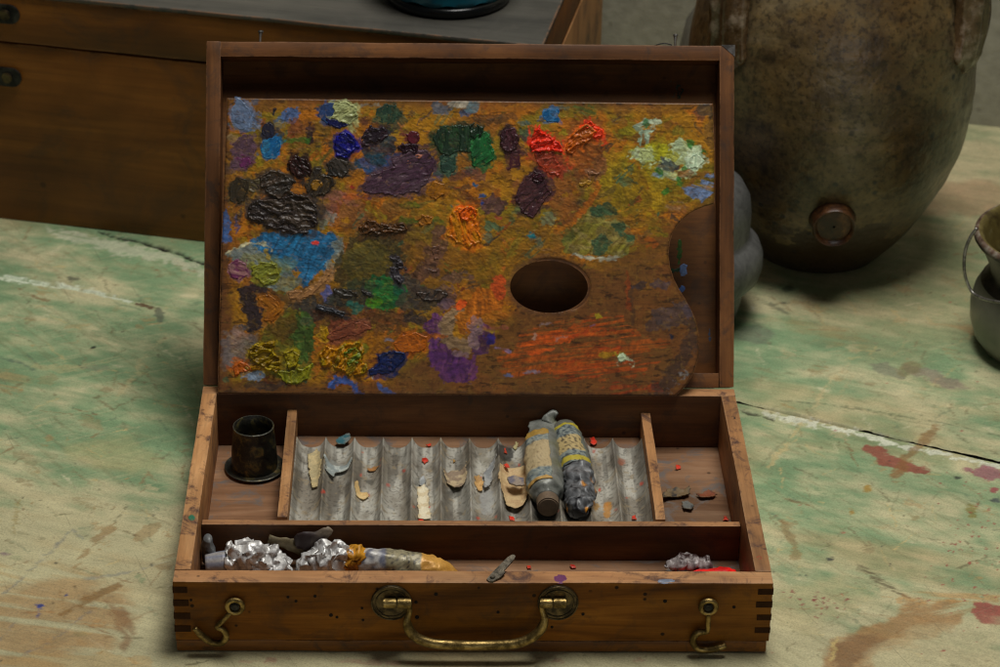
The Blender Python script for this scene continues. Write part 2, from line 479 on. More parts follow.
def table_paint(cv, S, T):
    n1 = fbm(S*3.2, T*7, 5, 3); n2 = fbm(S*14, T*60, 5, 9); n3 = fbm(S*40, T*230, 4, 15); n4 = fbm(S*9, T*11, 5, 40)
    g = lin((120, 147, 108), KT); b = lin((170, 164, 128), KT); t = lin((150, 128, 88), KT)
    wear = 0.42*sm(400, 650, cv.PY-85*sm(600, 760, cv.PX))+.10*sm(330, 150, cv.PY)       # bare, scrubbed patch at the near edge of the table
    n5 = fbm(S*16, T*26, 5, 44); n6 = fbm(S*70, T*95, 4, 46)
    m = sm(.40, .64, n1*.30+n2*.14+n3*.08+n5*.30+n6*.18+wear*.70-.02)[:, None]
    c = g*(1-m)+b*m
    m2 = (sm(.56, .76, n4*.7+n2*.3)*.45)[:, None]; c = c*(1-m2)+t*m2
    c = c*(1+.22*(n3-.5)+.16*(n2-.5)+.30*(n4-.5)+.45*(n5-.5)+.3*(n6-.5))[:, None]
    # scrubbed scratches in other directions
    sc1 = fbm((S+T)*25, (T-S)*420, 3, 71); sc2 = fbm((S-T*.6)*20, (T+S*.6)*380, 3, 77)
    w1 = (sm(.62, .72, sc1)*.22*sm(.45, .6, fbm(S*6, T*6, 3, 80)))[:, None]; c = c*(1-w1)+lin((190, 180, 140), KT)*w1
    w2 = (sm(.64, .74, sc2)*.25*sm(.45, .6, fbm(S*5+9, T*5, 3, 85)))[:, None]; c = c*(1-w2)+lin((105, 95, 62), KT)*w2
    sp = fbm(S*330, T*330, 2, 90); w3 = (sm(.80, .86, sp)*.45*sm(.4, .6, n1))[:, None]; c = c*(1-w3)+lin((88, 84, 58), KT)*w3
    cv.col[:] = c
    SB = (-20, 14, 180, .40, .60)
    for k in range(420):
        x = random.choice([random.uniform(-10, 200), random.uniform(750, 1005)]); y = random.uniform(225, 665); a_ = random.gauss(.25, .7); l_ = random.uniform(4, 34)
        cv.line([(x, y), (x+l_*.5*math.cos(a_)+random.uniform(-1, 1), y+l_*.5*math.sin(a_)), (x+l_*math.cos(a_), y+l_*math.sin(a_))], random.uniform(.5, 1.6), random.choice([(196, 190, 156), (186, 166, 112), (92, 88, 60), (110, 100, 70), (84, 104, 82), (120, 86, 52)]), op=random.uniform(.25, .7), edge=.7, soft=.5, var=0)
    for k in range(130):
        x = random.choice([random.uniform(-10, 200), random.uniform(750, 1005)]); y = random.uniform(225, 665)
        cv.el(x, y, random.uniform(3, 16), random.uniform(1.5, 6), random.choice([(160, 126, 78), (176, 166, 128), (108, 132, 96), (140, 120, 80), (126, 110, 76)]), rot=random.uniform(-10, 40), op=random.uniform(.25, .6), edge=4, soft=1.2, esc=380, tex=(random.uniform(-60, 20), 40, 360, .38, .56))
    L, P, E_ = cv.line, cv.poly, cv.el
    # left: swirl of brown wash near the corner
    P([(-20, 600), (30, 578), (80, 572), (122, 590), (132, 618), (112, 652), (40, 668), (-20, 668)], (150, 112, 66), op=.6, edge=9, soft=9, esc=60, tex=(-12, 14, 150, .28, .5))
    P([(-10, 560), (40, 566), (100, 575), (60, 590), (-10, 596)], (160, 128, 76), op=.5, edge=8, soft=6, esc=60, tex=SB)
    L([(86, 596), (108, 604), (122, 618), (128, 634), (124, 648)], [6, 12, 15, 10, 5], (118, 84, 52), op=.6, edge=4, esc=120, soft=3, tex=(-60, 30, 260, .3, .5))
    L([(60, 614), (90, 598), (120, 584)], [4, 9, 6], (122, 92, 50), op=.75, edge=2, tex=(30, 30, 260, .3, .5))
    L([(118, 512), (108, 530), (94, 546)], [10, 12, 6], (128, 96, 52), op=.6, edge=4, tex=(50, 30, 260, .38, .55))
    E_(146, 533, 14, 8, (132, 104, 62), rot=-30, op=.5, edge=4, tex=(30, 30, 200, .3, .5))
    E_(168, 560, 16, 8, (128, 100, 62), rot=-25, op=.5, edge=4, tex=(30, 30, 200, .3, .5))
    L([(73, 567), (90, 551)], 5, (130, 98, 55), op=.6, edge=2, tex=(40, 30, 200, .3, .5))
    L([(20, 500), (14, 530)], 5, (140, 122, 70), op=.5, edge=3)
    for q in ([(2, 596), (34, 566), (62, 540)], [(58, 545), (72, 530), (84, 538)], [(20, 655), (60, 636), (96, 606)], [(0, 640), (14, 622)], [(84, 578), (130, 572), (170, 560)]):
        L(q, 2, (96, 104, 110), op=.42, edge=1.2, soft=1, tex=(20, 60, 300, .3, .5))
    E_(39, 606, 5, 4.5, (46, 58, 120), op=.95, edge=4, soft=.6); L([(38, 606), (38, 616)], 2, (52, 62, 120), op=.8, edge=1.5)
    E_(67, 593, 2.5, 3, (48, 62, 110), op=.9, edge=2, soft=.5); E_(5, 553, 5, 1.5, (110, 80, 100), op=.6, edge=1)
    P([(0, 656), (60, 650), (150, 655), (150, 670), (0, 670)], (168, 138, 88), op=.4, edge=6, esc=90, tex=(-8, 20, 200, .42, .6))
    L([(162, 450), (152, 458), (163, 458), (170, 452)], 2, (92, 66, 52), op=.6, edge=1.4)
    L([(146, 470), (156, 480), (148, 474), (138, 486)], 1.6, (130, 96, 62), op=.6, edge=1.2)
    L([(166, 336), (148, 352), (134, 376), (116, 400)], [3, 5, 4, 3], (180, 168, 124), op=.45, edge=2.5, soft=1.4, tex=(55, 30, 200, .35, .5))
    L([(32, 366), (70, 368), (110, 362)], [3, 7, 3], (170, 158, 112), op=.4, edge=2.5, tex=(-10, 20, 200, .3, .5))
    L([(0, 358), (20, 362), (34, 370)], 2, (70, 82, 74), op=.6, edge=1.2)
    E_(96, 368, 16, 3, (120, 118, 100), op=.4, edge=2)
    E_(0, 380, 30, 9, (164, 138, 92), op=.5, edge=6, esc=100, soft=6, tex=SB)
    P([(60, 440), (130, 440), (180, 470), (120, 470), (60, 458)], (168, 160, 112), op=.4, edge=8, soft=8, esc=60)
    E_(160, 314, 4, 8, (84, 90, 76), rot=-12, op=.75, edge=1.4, soft=1); E_(74, 279, 5.5, 3, (86, 88, 70), op=.85, edge=1.2, soft=1)
    E_(94, 348, 2.2, 1.7, (30, 34, 28), op=.95, edge=.5, soft=.5); E_(164, 337, 1.2, 1, (60, 60, 45), op=.8, edge=.3)
    E_(97, 397, 4, 1.2, (96, 92, 62), rot=-20, op=.8, edge=.6)
    L([(8, 316), (38, 320)], 3, (128, 118, 80), op=.6, edge=1.5)
    for k in range(60):
        x = random.uniform(0, 200); y = random.uniform(280, 660)
        E_(x, y, random.uniform(.6, 1.8), random.uniform(.5, 1.3), random.choice([(70, 66, 46), (92, 76, 46), (60, 64, 56), (150, 120, 70)]), op=.7, edge=.5, soft=.5)
    # old filler along the splits
    L([(48, 230), (84, 240), (130, 250), (170, 258), (215, 276)], [3, 9, 12, 10, 7], (182, 184, 156), op=.7, edge=4, esc=240, soft=1.4, tex=(-20, 40, 260, .2, .42))
    L([(96, 232), (140, 242), (172, 250), (215, 268)], [1.6, 2.2, 2.6, 2.8], (24, 22, 15), op=1, edge=.5, soft=.6, h=-.002, var=0)
    L([(-5, 276), (40, 282), (90, 291), (138, 302)], [4, 5, 4, 2.4], (198, 206, 184), op=.85, edge=2, esc=240, soft=.8, tex=(-18, 40, 400, .25, .4))
    L([(136, 303), (160, 309)], [3.5, 2.5], (78, 52, 34), op=.9, edge=1.5, soft=.8)
    L([(762, 412), (800, 421), (850, 432), (900, 445), (1010, 468)], [1.5, 4, 6, 3.5, 5], (198, 200, 180), op=.8, edge=3.4, esc=260, soft=.9, tex=(-20, 50, 300, .24, .42))
    L([(742, 411), (774, 419)], 1.4, (48, 46, 32), op=.85, edge=.6, soft=.5, h=-.001)
    L([(775, 400), (830, 404), (880, 412), (940, 422), (1010, 438)], 1.1, (72, 86, 60), op=.6, edge=.6, soft=.6)
    # right side
    L([(866, 447), (884, 458), (905, 465), (926, 472)], [6, 14, 11, 5], (132, 62, 52), op=.85, edge=3, esc=150)
    L([(935, 428), (922, 442), (900, 470), (890, 476)], [5, 9, 10, 5], (124, 88, 46), op=.65, edge=3.5, esc=160, tex=(45, 30, 200, .3, .5))
    E_(896, 474, 7, 4, (128, 92, 54), op=.7, edge=2)
    L([(846, 363), (832, 380), (814, 406)], [4, 5, 4], (188, 172, 128), op=.62, edge=2, tex=(60, 30, 200, .28, .45))
    L([(802, 424), (785, 448), (768, 466)], [4, 5, 4], (186, 166, 116), op=.55, edge=2, tex=(60, 30, 200, .28, .45))
    L([(852, 375), (840, 395)], 2, (176, 160, 118), op=.45, edge=1)
    L([(872, 364), (886, 368), (900, 376)], [6, 12, 6], (112, 108, 94), op=.6, edge=4, esc=120)
    L([(905, 368), (930, 374), (962, 386)], [6, 12, 8], (122, 104, 100), op=.55, edge=4, esc=120)
    E_(908, 368, 14, 6, (112, 104, 68), op=.6, edge=4, esc=120)
    L([(770, 318), (810, 328), (862, 342)], [8, 15, 10], (152, 108, 58), op=.36, edge=7, esc=80, soft=9, tex=(-14, 12, 160, .25, .6))
    L([(930, 322), (975, 330), (1000, 336)], [8, 14, 8], (156, 102, 58), op=.45, edge=6, esc=80, soft=4, tex=(-14, 12, 160, .3, .55))
    E_(900, 290, 110, 60, (146, 126, 90), op=.40, edge=14, esc=40, soft=30)
    E_(900, 180, 160, 60, (140, 120, 92), op=.40, edge=14, esc=40, soft=30)
    E_(960, 200, 50, 20, (150, 104, 78), op=.4, edge=12, esc=50, soft=8)
    E_(752, 334, 18, 8, (96, 92, 84), op=.5, edge=5, esc=100, soft=4)
    L([(766, 300), (790, 314)], 2, (60, 66, 52), op=.6, edge=2); E_(755, 308, 3, 1.5, (210, 210, 190), op=.8, edge=1)
    E_(788, 289, 6, 2.5, (50, 54, 42), op=.7, edge=1.5); E_(783, 302, 2, 1.2, (40, 40, 34), op=.8, edge=.5)
    P([(962, 468), (985, 464), (1005, 472), (1005, 482), (985, 478)], (134, 78, 92), op=.8, edge=3, esc=150)
    E_(993, 489, 4, 3, (138, 56, 66), op=.85, edge=1.5); E_(996, 500, 5, 3, (64, 70, 72), op=.85, edge=1.5)
    P([(970, 612), (978, 602), (1005, 606), (1005, 624), (984, 624)], (138, 60, 56), op=.85, edge=3, esc=150)
    E_(973, 510, 6, 6, (118, 108, 44), op=.7, edge=3); E_(867, 488, 4, 3, (150, 116, 34), op=.8, edge=2); E_(852, 511, 3, 2, (156, 122, 50), op=.8, edge=1.5)
    E_(957, 477, 3.5, 2, (40, 42, 40), op=.9, edge=1); E_(829, 559, 3.5, 1.6, (44, 46, 48), op=.9, edge=1); E_(891, 566, 1.8, 1, (50, 50, 45), op=.9, edge=.5)
    L([(852, 428), (870, 432), (900, 440)], 1.2, (80, 66, 84), op=.5, edge=1)
    L([(856, 563), (878, 578), (910, 598)], [2, 6, 3], (94, 84, 60), op=.8, edge=1.2, esc=300, tex=(-32, 20, 500, .3, .5))
    L([(860, 570), (880, 586)], 8, (110, 100, 72), op=.45, edge=4, tex=(-30, 20, 300, .35, .5))
    P([(826, 668), (832, 640), (862, 632), (884, 622), (900, 602), (940, 600), (972, 606), (950, 628), (910, 645), (880, 655), (870, 668)], (144, 100, 52), op=.7, edge=7, esc=80, soft=4, tex=(20, 16, 160, .26, .46))
    P([(834, 645), (862, 634), (884, 640), (870, 660), (838, 668)], (100, 70, 44), op=.5, edge=5, esc=120, soft=3)
    P([(880, 592), (950, 588), (1000, 590), (1000, 600), (900, 604)], (170, 128, 74), op=.55, edge=5, tex=(-6, 16, 200, .38, .56))
    L([(782, 520), (790, 536), (796, 556)], [6, 8, 9], (126, 100, 58), op=.55, edge=4, esc=120)
    L([(784, 522), (802, 524)], 4, (132, 104, 64), op=.5, edge=3)
    L([(900, 540), (960, 542)], 3, (196, 186, 150), op=.5, edge=2, tex=(-4, 20, 300, .4, .55))
    P([(760, 590), (840, 580), (870, 600), (800, 640), (770, 620)], (172, 160, 116), op=.35, edge=10, esc=60, soft=8)
    P([(880, 640), (1000, 620), (1005, 668), (850, 668)], (176, 166, 128), op=.5, edge=12, esc=60, soft=8, tex=(-4, 18, 200, .2, .5))
    L([(836, 638), (832, 660)], 2.5, (190, 172, 110), op=.6, edge=2)
    for k in range(90):
        x = random.gauss(975, 26); y = random.gauss(545, 50)
        E_(x, y, random.uniform(.5, 1.7), random.uniform(.4, 1.1), (140, 50, 50), op=.8, edge=.4, soft=.4)
    for k in range(26):
        x = random.gauss(822, 14); y = random.gauss(603, 9)
        E_(x, y, random.uniform(.6, 2.2), random.uniform(.5, 1.3), (124, 50, 52), op=.75, edge=.5, soft=.5)
    for k in range(70):
        x = random.uniform(750, 1000); y = random.uniform(280, 660)
        E_(x, y, random.uniform(.5, 1.6), random.uniform(.4, 1.2), random.choice([(70, 66, 46), (92, 76, 46), (60, 64, 56), (150, 60, 50)]), op=.7, edge=.5, soft=.5)
    # below the box front edge
    L([(240, 660), (330, 661), (420, 664)], 4, (150, 84, 78), op=.35, edge=3, tex=(0, 20, 200, .35, .55))
    for x in (270, 560, 640): E_(x, 660, 6, 2, (140, 66, 66), op=.4, edge=3)


JS = [(-.506, .336), (-.334, .338), (.077, .352), (.266, .336)]


def tj(s):
    xs = [-3, -.9]+[p[0] for p in JS]+[.6, 3]; ys = [.33, .334]+[p[1] for p in JS]+[.318, .30]
    return np.interp(s, xs, ys)


def board(name, svals, tfun, parent, label=None):
    """tfun(s, k) gives t for row k in 0..1 array"""
    S, Kk = np.meshgrid(svals, tfun[0], indexing='ij')
    T = tfun[1](S, Kk)
    n, m = S.shape; s = S.ravel(); t = T.ravel()
    X = s*bs[0]+t*bt[0]; Y = s*bs[1]+t*bt[1]
    P = np.stack([X, Y, np.zeros_like(X)], 1); px, py = to_px(P)
    wx = 7*(fbm(s*60, t*140, 4, 301)-.5)+5*(fbm(s*300, t*700, 3, 302)-.5); wy = 5*(fbm(s*60, t*140, 4, 303)-.5)+4*(fbm(s*300, t*700, 3, 304)-.5)
    cv = Canvas(px+wx, py+wy*.7, X, Y, KT); table_paint(cv, s, t)
    z = cv.h+.0006*(fbm(s*8, t*20, 3, 5)-.5)
    dist = np.abs(t-tj(s)); z -= .0016*(1-sm(0, .0022, dist))
    z -= .0012*(1-sm(0.0005, .0016, dist))
    dk = (1-sm(.0002, .0018+.001*fbm(s*90, t*0, 3, 8), dist))[:, None]*.0
    P[:, 2] = z-.0003
    idx = np.arange(n*m).reshape(n, m)
    F = np.stack([idx[:-1, :-1], idx[1:, :-1], idx[1:, 1:], idx[:-1, 1:]], -1).reshape(-1, 4)
    # skirt: edges down to the underside
    ring = np.concatenate([idx[:, 0], idx[-1, 1:], idx[-2::-1, -1], idx[0, -2:0:-1]])
    hi = P[ring].copy(); lo = hi.copy(); lo[:, 2] = -.024; base = len(P); k = len(ring)
    q = np.arange(k); F2 = np.stack([base+q, base+k+q, base+k+(q+1) % k, base+(q+1) % k], -1)
    cols = np.concatenate([cv.col, np.tile(lin((34, 26, 17)), (2*k, 1))])
    me = np_mesh(name, np.concatenate([P, hi, lo]), np.concatenate([F, F2]), cols)
    return obj(name, me, M['table'], parent)


table = empty('table', (0, 0, 0), 0, 'old table top painted flaking pale green under the boxes and jars', 'table')
sv = np.concatenate([np.linspace(-1.5, -.60, 12), np.arange(-.592, .43, .00105), np.linspace(.44, 1.6, 12)])
gap = .0019


def ta(S, K):
    e = tj(S)-gap*(1.9*fbm(S*34, S*0, 5, 2, .6)-.25)*sm(-.36, -.30, S)-.00025
    return np.where(K < 0, -.14+K, -.14+(e+.14)*K)


def tb(S, K):
    e = tj(S)+gap*(1.6*fbm(S*40, S*0+4, 5, 6, .6)-.2)*sm(-.36, -.30, S)+.0002
    return np.where(K > 1, .96+(K-1), e+(.96-e)*K)


board('board', sv, (np.concatenate([[-.5, -.3, -.1], np.linspace(0, 1, 470)]), ta), table)
svb = np.concatenate([np.linspace(-1.5, -.62, 12), np.arange(-.61, .50, .0017), np.linspace(.51, 1.6, 12)])
board('board', svb, (np.concatenate([np.linspace(0, .35, 150), np.linspace(.352, 1, 150)[1:], [1.2]]), tb), table)
bm = bmesh.new(); bx(bm, (-1.4, -.6, -.060), (1.4, 1.0, -.0245)); obj('apron', bm, M['joint'], table)

# wall behind
wa = math.radians(-13.5)
bm = bmesh.new(); bx(bm, (-2.6, 0, -.8), (2.6, .1, 2.2), 0)
w = NT('plaster')
n1 = w.noise(w.coord((6, 6, 6)), 1, 6, .6); n2 = w.noise(w.coord((90, 90, 90)), 1, 4, .6)
c = w.mix(1, w.ramp(n1, [(.3, (.30, .285, .215)), (.7, (.40, .38, .295))]), w.ramp(n2, [(.25, .8), (.6, 1.05)]), 'MULTIPLY')
v = w.n.new('ShaderNodeTexVoronoi'); v.inputs['Scale'].default_value = 55; w.L(w.coord(), v.inputs['Vector'])
c = w.mix(w.math('MULTIPLY', w.ramp(v.outputs['Distance'], [(.08, 1), (.16, 0)]), .35), c, (.10, .085, .06))
wm = w.set(c, .9, 0, w.bump(n2, .002, .4))
wall = obj('wall', bm, wm); wall.location = (.449, .789, 0); wall.rotation_euler = (0, 0, wa)
tag(wall, 'plain beige plaster wall behind the table', 'wall', None, 'structure')

# ================================================================== PAINT BOX
W2 = .18; T1 = .0098
box = empty('paint_box', (0, 0, 0), 0, 'open worn wooden paint box with brass handle and painted palette in its lid', 'paint box')
plank('front_wall', (-W2, 0, .0085), (W2, .0128, H), M['box_x'], box, .0006, 30, .00025, 1, rim=M['rim_x'])
plank('back_wall', (-W2, D-T1, .0085), (W2, D, H-.0002), M['in_x'], box, .0006, 30, .0002, 2, rim=M['rim_x'])
for s in (-1, 1):
    lo, hi = sorted((s*W2, s*(W2-T1)))
    plank('side_wall', (lo, .0130, .0085), (hi, D-T1-.0002, H+.0002), M['in_y'], box, .0006, 24, .00028, 3+s, rim=M['rim_y'])
o = plank('bottom', (-W2+.0005, .0006, 0.0), (W2-.0012, D-.0005, .0080), M['bottom_x'], box, .0009, 40, .0004, 6)
plank('compartment_floor', (-W2+T1, .0130, .0082), (W2-T1, D-T1-.0002, .0102), M['floor'], box, .0001, 4, .0, 7)
plank('partition', (-W2+T1+.0002, .0850, .0103), (W2-T1-.0002, .0905, .0365), M['in_x'], box, .0005, 30, .00022, 8, rim=M['rim_x'])
plank('divider', (-.1228, .0907, .0103), (-.1163, D-T1-.0003, .0388), M['in_y'], box, .0006, 14, .00025, 9, rim=M['rim_y'])
plank('divider', (.1165, .0907, .0103), (.1228, D-T1-.0003, .0378), M['in_y'], box, .0006, 14, .00025, 10, rim=M['rim_y'])
plank('ledge', (-.1161, .1900, .0103), (.1163, D-T1-.0004, .0180), M['floor'], box, .0003, 12, .0001, 11)
for x, s in ((-W2, 1), (W2, -1)):
    bm = bmesh.new()
    for k in range(4):
        z = .0452-k*.0094; L_ = .0092+random.uniform(-.0008, .001)
        bx(bm, (min(x-s*.0003, x+s*L_), -.00035, z-.0021), (max(x-s*.0003, x+s*L_), .0100, z+.0021+random.uniform(-.0003, .0003)))
    obj('finger_joint', bm, M['joint'], box)

# tin tray with concave channels
NCH = 12; TX0, TX1 = -.1158, .1160; PIT = (TX1-TX0)/NCH


def tray_z(x):
    u = ((x-TX0)/PIT) % 1.0; return .0188+.0082*np.abs(2*u-1)**3.0


nx, ny = NCH*26+1, 130
xs = np.linspace(TX0, TX1, nx); ys = np.linspace(.0910, .2078, ny)
X, Y = np.meshgrid(xs, ys, indexing='ij')
u = ((X-TX0)/PIT); ch = np.floor(np.clip(u, 0, NCH-.001))
Z = .0188+.0082*np.abs(2*(u-ch)-1)**3.0
Z[-1, :] = .0270
Z = Z+.0006*(fbm(X*90, Y*60, 3, 4)-.5)
Yd = Y+.0006*(fbm(X*150, Y*0+3, 3, 9)-.5)*(Y > .2)
n_a = fbm(X*120, Y*50, 5, 21).ravel(); n_b = fbm(X*700, Y*700, 3, 22).ravel(); n_c = fbm(X*30, Y*40, 4, 23).ravel()
deep = (np.abs(2*(u-ch)-1)**2).ravel()
c1 = lin((150, 148, 138), 1.75); c2 = lin((116, 110, 98), 1.5)
m = sm(.38, .62, n_a*.6+n_c*.4)[:, None]; tc = c1*(1-m)+c2*m
m = (sm(.50, .62, fbm(X*300, Y*22, 4, 61).ravel())*.5)[:, None]; tc = tc*(1-m)+lin((66, 62, 54), 1.2)*m
m = (sm(.6, .7, n_b)*.55)[:, None]; tc = tc*(1-m)+lin((60, 54, 46))*m
m = (.30*deep**6)[:, None]; tc = tc*(1-m)+lin((92, 86, 74), 1.3)*m      # darker towards the ridges
m = (sm(.66, .72, fbm(X*260, Y*260, 3, 28).ravel())*.5)[:, None]; tc = tc*(1-m)+lin((146, 130, 100), 1.3)*m
px_, py_ = to_px(np.stack([X.ravel(), Y.ravel(), Z.ravel()], 1))
cv = Canvas(px_, py_, X.ravel(), Y.ravel(), 1.4); cv.col = tc
for k in range(26):
    cv.el(random.uniform(300, 645), random.uniform(450, 520), random.uniform(.8, 2.2), random.uniform(.7, 1.8), (185, 62, 42), op=random.uniform(.5, .9), edge=1, soft=.5)
for (x, y, rx, ry, c_, o_) in [(335, 470, 11, 8, (130, 132, 126), .7), (607, 510, 4, 9, (165, 112, 30), .8), (596, 506, 2, 3, (150, 110, 40), .8), (487, 500, 7, 14, (148, 150, 148), .6), (505, 452, 9, 10, (40, 38, 34), .85), (485, 460, 5, 8, (125, 120, 105), .5),
                               (370, 482, 4, 2, (60, 58, 50), .7), (455, 492, 6, 5, (60, 58, 52), .6), (545, 515, 12, 6, (30, 30, 28), .8), (575, 515, 9, 5, (30, 28, 26), .8), (388, 507, 4, 3, (150, 150, 145), .6), (420, 482, 7, 4, (70, 70, 64), .5), (622, 462, 3, 3, (150, 80, 50), .6), (640, 470, 3, 8, (60, 55, 45), .5)]:
    cv.el(x, y, rx, ry, c_, op=o_, edge=3, soft=1.2)
idx = np.arange(nx*ny).reshape(nx, ny)
F = np.stack([idx[:-1, :-1], idx[1:, :-1], idx[1:, 1:], idx[:-1, 1:]], -1).reshape(-1, 4)
me = np_mesh('tin_tray', np.stack([X.ravel(), Yd.ravel(), Z.ravel()], 1), F, cv.col)
tray = obj('tin_tray', me, M['trayvc'], box); md = tray.modifiers.new('s', 'SOLIDIFY'); md.thickness = .0007; md.offset = -1
for e in me.edges: pass

# ---- lid: local frame x right, y back, z up along the lid
lid = plank('lid', (-W2+.0098, .0225, .0098), (W2-.0098, .0262, D-.0095), M['panel'], box, .0003, 30, .0004, 20)
lid.location = (0, D+.0004, H+.0006); lid.rotation_euler = (-LID_A, 0, 0)
plank('lid_rail', (-W2+.0095, 0, D-.0103), (W2-.0095, .0285, D), M['rail_x'], lid, .0007, 30, .00028, 21)
plank('lid_rail', (-W2+.0103, 0, 0), (W2-.0103, .0285, .0098), M['rail_x'], lid, .0007, 30, .00028, 22)
for s in (-1, 1):
    lo, hi = sorted((s*W2, s*(W2-.0100)))
    plank('lid_rail', (lo, 0, 0), (hi, .0285, D+.0002), M['rail_z'], lid, .0008, 24, .00030, 23+s)
LM = np.array(Matrix.Translation(lid.location) @ Matrix.Rotation(-LID_A, 4, 'X'))


def lid_pt(px, py, yl):
    """point of the lid frame on its plane y=yl seen at a picture position"""
    n = LM[:3, 1]; P = LM[:3, 3]+n*yl; w_ = on_plane(px, py, P, n); return LM[:3, :3].T@(w_-LM[:3, 3])


# small pins on the top of the lid that take the hooks
for px in (260, 675):
    p = lid_pt(px, 44, .006); bm = tube_mesh([(p[0], .006, D-.003), (p[0]+.0002, .006, D+.004), (p[0]+.0004, .006, D+.0068)], [.0008, .0008, .0014], 10, up=(0, 1, 0))
    cyl(bm, (p[0]+.0004, .006, D+.0078), .0019, .0016, 'Z', 14, bev=.0004)
    obj('hook_pin', bm, M['steel'], lid, 40)
p = lid_pt(672, 44, .006)
obj('pin_wire', tube_mesh(spline([(p[0], .006, D+.0012), (p[0]-.006, .006, D+.0022), (p[0]-.013, .008, D+.0004), (p[0]-.016, .010, D-.0006)], 5), .00045, 6, up=(0, 1, 0)), M['iron'], lid, 60)
bm = bmesh.new()
c_ = Vector((W2, -.0004, D)); a = [bm.verts.new(c_+Vector(q)) for q in ((.0005, 0, .0006), (-.009, 0, .0006), (.0005, 0, -.0075))]
a += [bm.verts.new(v_.co+Vector((0, .0012, 0))) for v_ in a]
bm.faces.new(a[:3]); bm.faces.new(a[3:][::-1])
for i in range(3): bm.faces.new((a[i], a[(i+1) % 3], a[3+(i+1) % 3], a[3+i]))
bmesh.ops.recalc_face_normals(bm, faces=bm.faces)
obj('corner_plate', bm, metal('corner_metal', (.06, .055, .05), (.17, .16, .15), .5, 150, .6), lid)


# ---- handle
def P3(px, py, y): return tuple(ony(px, py, y))


handle = None
bail = [P3(x, y, yy) for x, y, yy in [(409, 604, -.0055), (409.5, 612, -.0062), (407, 621, -.0075), (410, 631, -.0085), (419, 639, -.0095), (434, 643.5, -.0100), (455, 645, -.0102), (476, 645.5, -.0102), (498, 645, -.0102), (516, 643.5, -.0100), (531, 638, -.0095), (541, 629, -.0085), (544.5, 619, -.0075), (542, 610, -.0062), (542, 604, -.0055)]]
path = spline(bail, 5); nP = len(path)
rd = [(.0017+.0014*sm(.16, .42, np.array(1-abs(2*i/(nP-1)-1)))) for i in range(nP)]
handle = obj('handle', tube_mesh(path, [float(r) for r in rd], 16, up=(0, 1, 0)), M['brass'], box, 180)
for px, ks in ((391.5, ((383.5, 396), (397.5, 411))), (558, ((540, 552), (553.5, 566)))):
    c_ = P3(px, 602.5, -.0006)
    bm = bmesh.new(); cyl(bm, c_, .0124, .0016, 'Y', 48, bev=.0004)
    m_ = obj('handle_mount', bm, M['brass_dark'], box, 40)
    for rr, tk in ((.0118, .0005), (.0096, .0004)):
        ring = [(c_[0]+rr*math.cos(a), -.0015, c_[2]+rr*math.sin(a)) for a in [2*PI*i/40 for i in range(41)]]
        obj('mount_ring', tube_mesh(ring, tk, 8, up=(0, 1, 0), cap=False), M['brass_dark'], m_, 180)
    for k0, k1 in ks:
        a = P3(k0, 603.5, -.0052); b = P3(k1, 603.5, -.0052); zc = (a[2]+b[2])/2
        bm = bmesh.new(); cyl(bm, ((a[0]+b[0])/2, -.0050, zc), .0031, b[0]-a[0], 'X', 24, bev=.0004)
        obj('knuckle', bm, M['brass'], m_, 40)
# ---- hooks
def hook(ring, pts, r_):
    y = -.0036; c_ = ony(ring[0], ring[1], y)
    bm = tube_mesh([(c_[0]+.0046*math.cos(a), y, c_[2]+.0046*math.sin(a)) for a in [2*PI*i/32 for i in range(33)]], .0016, 10, up=(0, 1, 0), cap=False)
    h_ = obj('hook', bm, M['brass'], box, 180)
    pp = spline([P3(x, yy, y-.0002) for x, yy in pts], 5); n_ = len(pp)
    rr = [.0016+.0005*float(sm(.15, .45, np.array(i/n_))) if i < n_-6 else .0021-.00011*(i-n_+6) for i in range(n_)]
    obj('hook_arm', tube_mesh(pp, rr, 10, up=(0, 1, 0)), M['brass'], h_, 180)
    bm = bmesh.new(); cyl(bm, (c_[0], -.0024, c_[2]), .0027, .0048, 'Y', 20, bev=.0007)
    obj('hook_screw', bm, M['iron'], h_, 40)


hook((235, 606.5), [(230.5, 612.5), (224, 619.5), (218, 625.5), (217.5, 627.2), (223, 629.5), (226.3, 635.5), (223.5, 641.5), (216.5, 643.3), (208, 640.5), (200, 634), (194.5, 628)], 9)
hook((708.5, 607), [(708.4, 614), (708.2, 623), (707.6, 630), (705, 631.8), (698, 632.6), (693.3, 638), (694, 644.5), (700, 649.3), (711, 649.6), (719.5, 647.5), (726, 645.2)], 9)
# ---- swivel catch on the front rail
a = onz(492.5, 577, H+.0015); b = onz(513.5, 559.5, H+.0015)
bm = bmesh.new(); d_ = Vector(b-a); L_ = d_.length; ang = math.atan2(d_.y, d_.x)
out = [(-.003, -.0022), (-.0040, 0), (-.003, .0022), (.004, .0026), (L_-.003, .0022), (L_, .0012), (L_+.0006, 0), (L_, -.0014), (L_-.003, -.0022), (.0085, -.0026), (.0075, -.0042), (.003, -.0042)]
vb = [bm.verts.new((x, y, 0)) for x, y in out]; f = bm.faces.new(vb)
g = bmesh.ops.extrude_face_region(bm, geom=[f])
for e in g['geom']:
    if isinstance(e, bmesh.types.BMVert): e.co.z += .0010
bmesh.ops.recalc_face_normals(bm, faces=bm.faces)
for v_ in bm.verts: v_.co.z += v_.co.x*.14
cyl(bm, (0, 0, .0015), .0016, .0012, 'Z', 16, bev=.0003)
bmesh.ops.rotate(bm, cent=(0, 0, 0), matrix=Matrix.Rotation(ang, 3, 'Z'), verts=bm.verts)
bmesh.ops.translate(bm, vec=Vector((a[0], a[1], H+.0004)), verts=bm.verts)
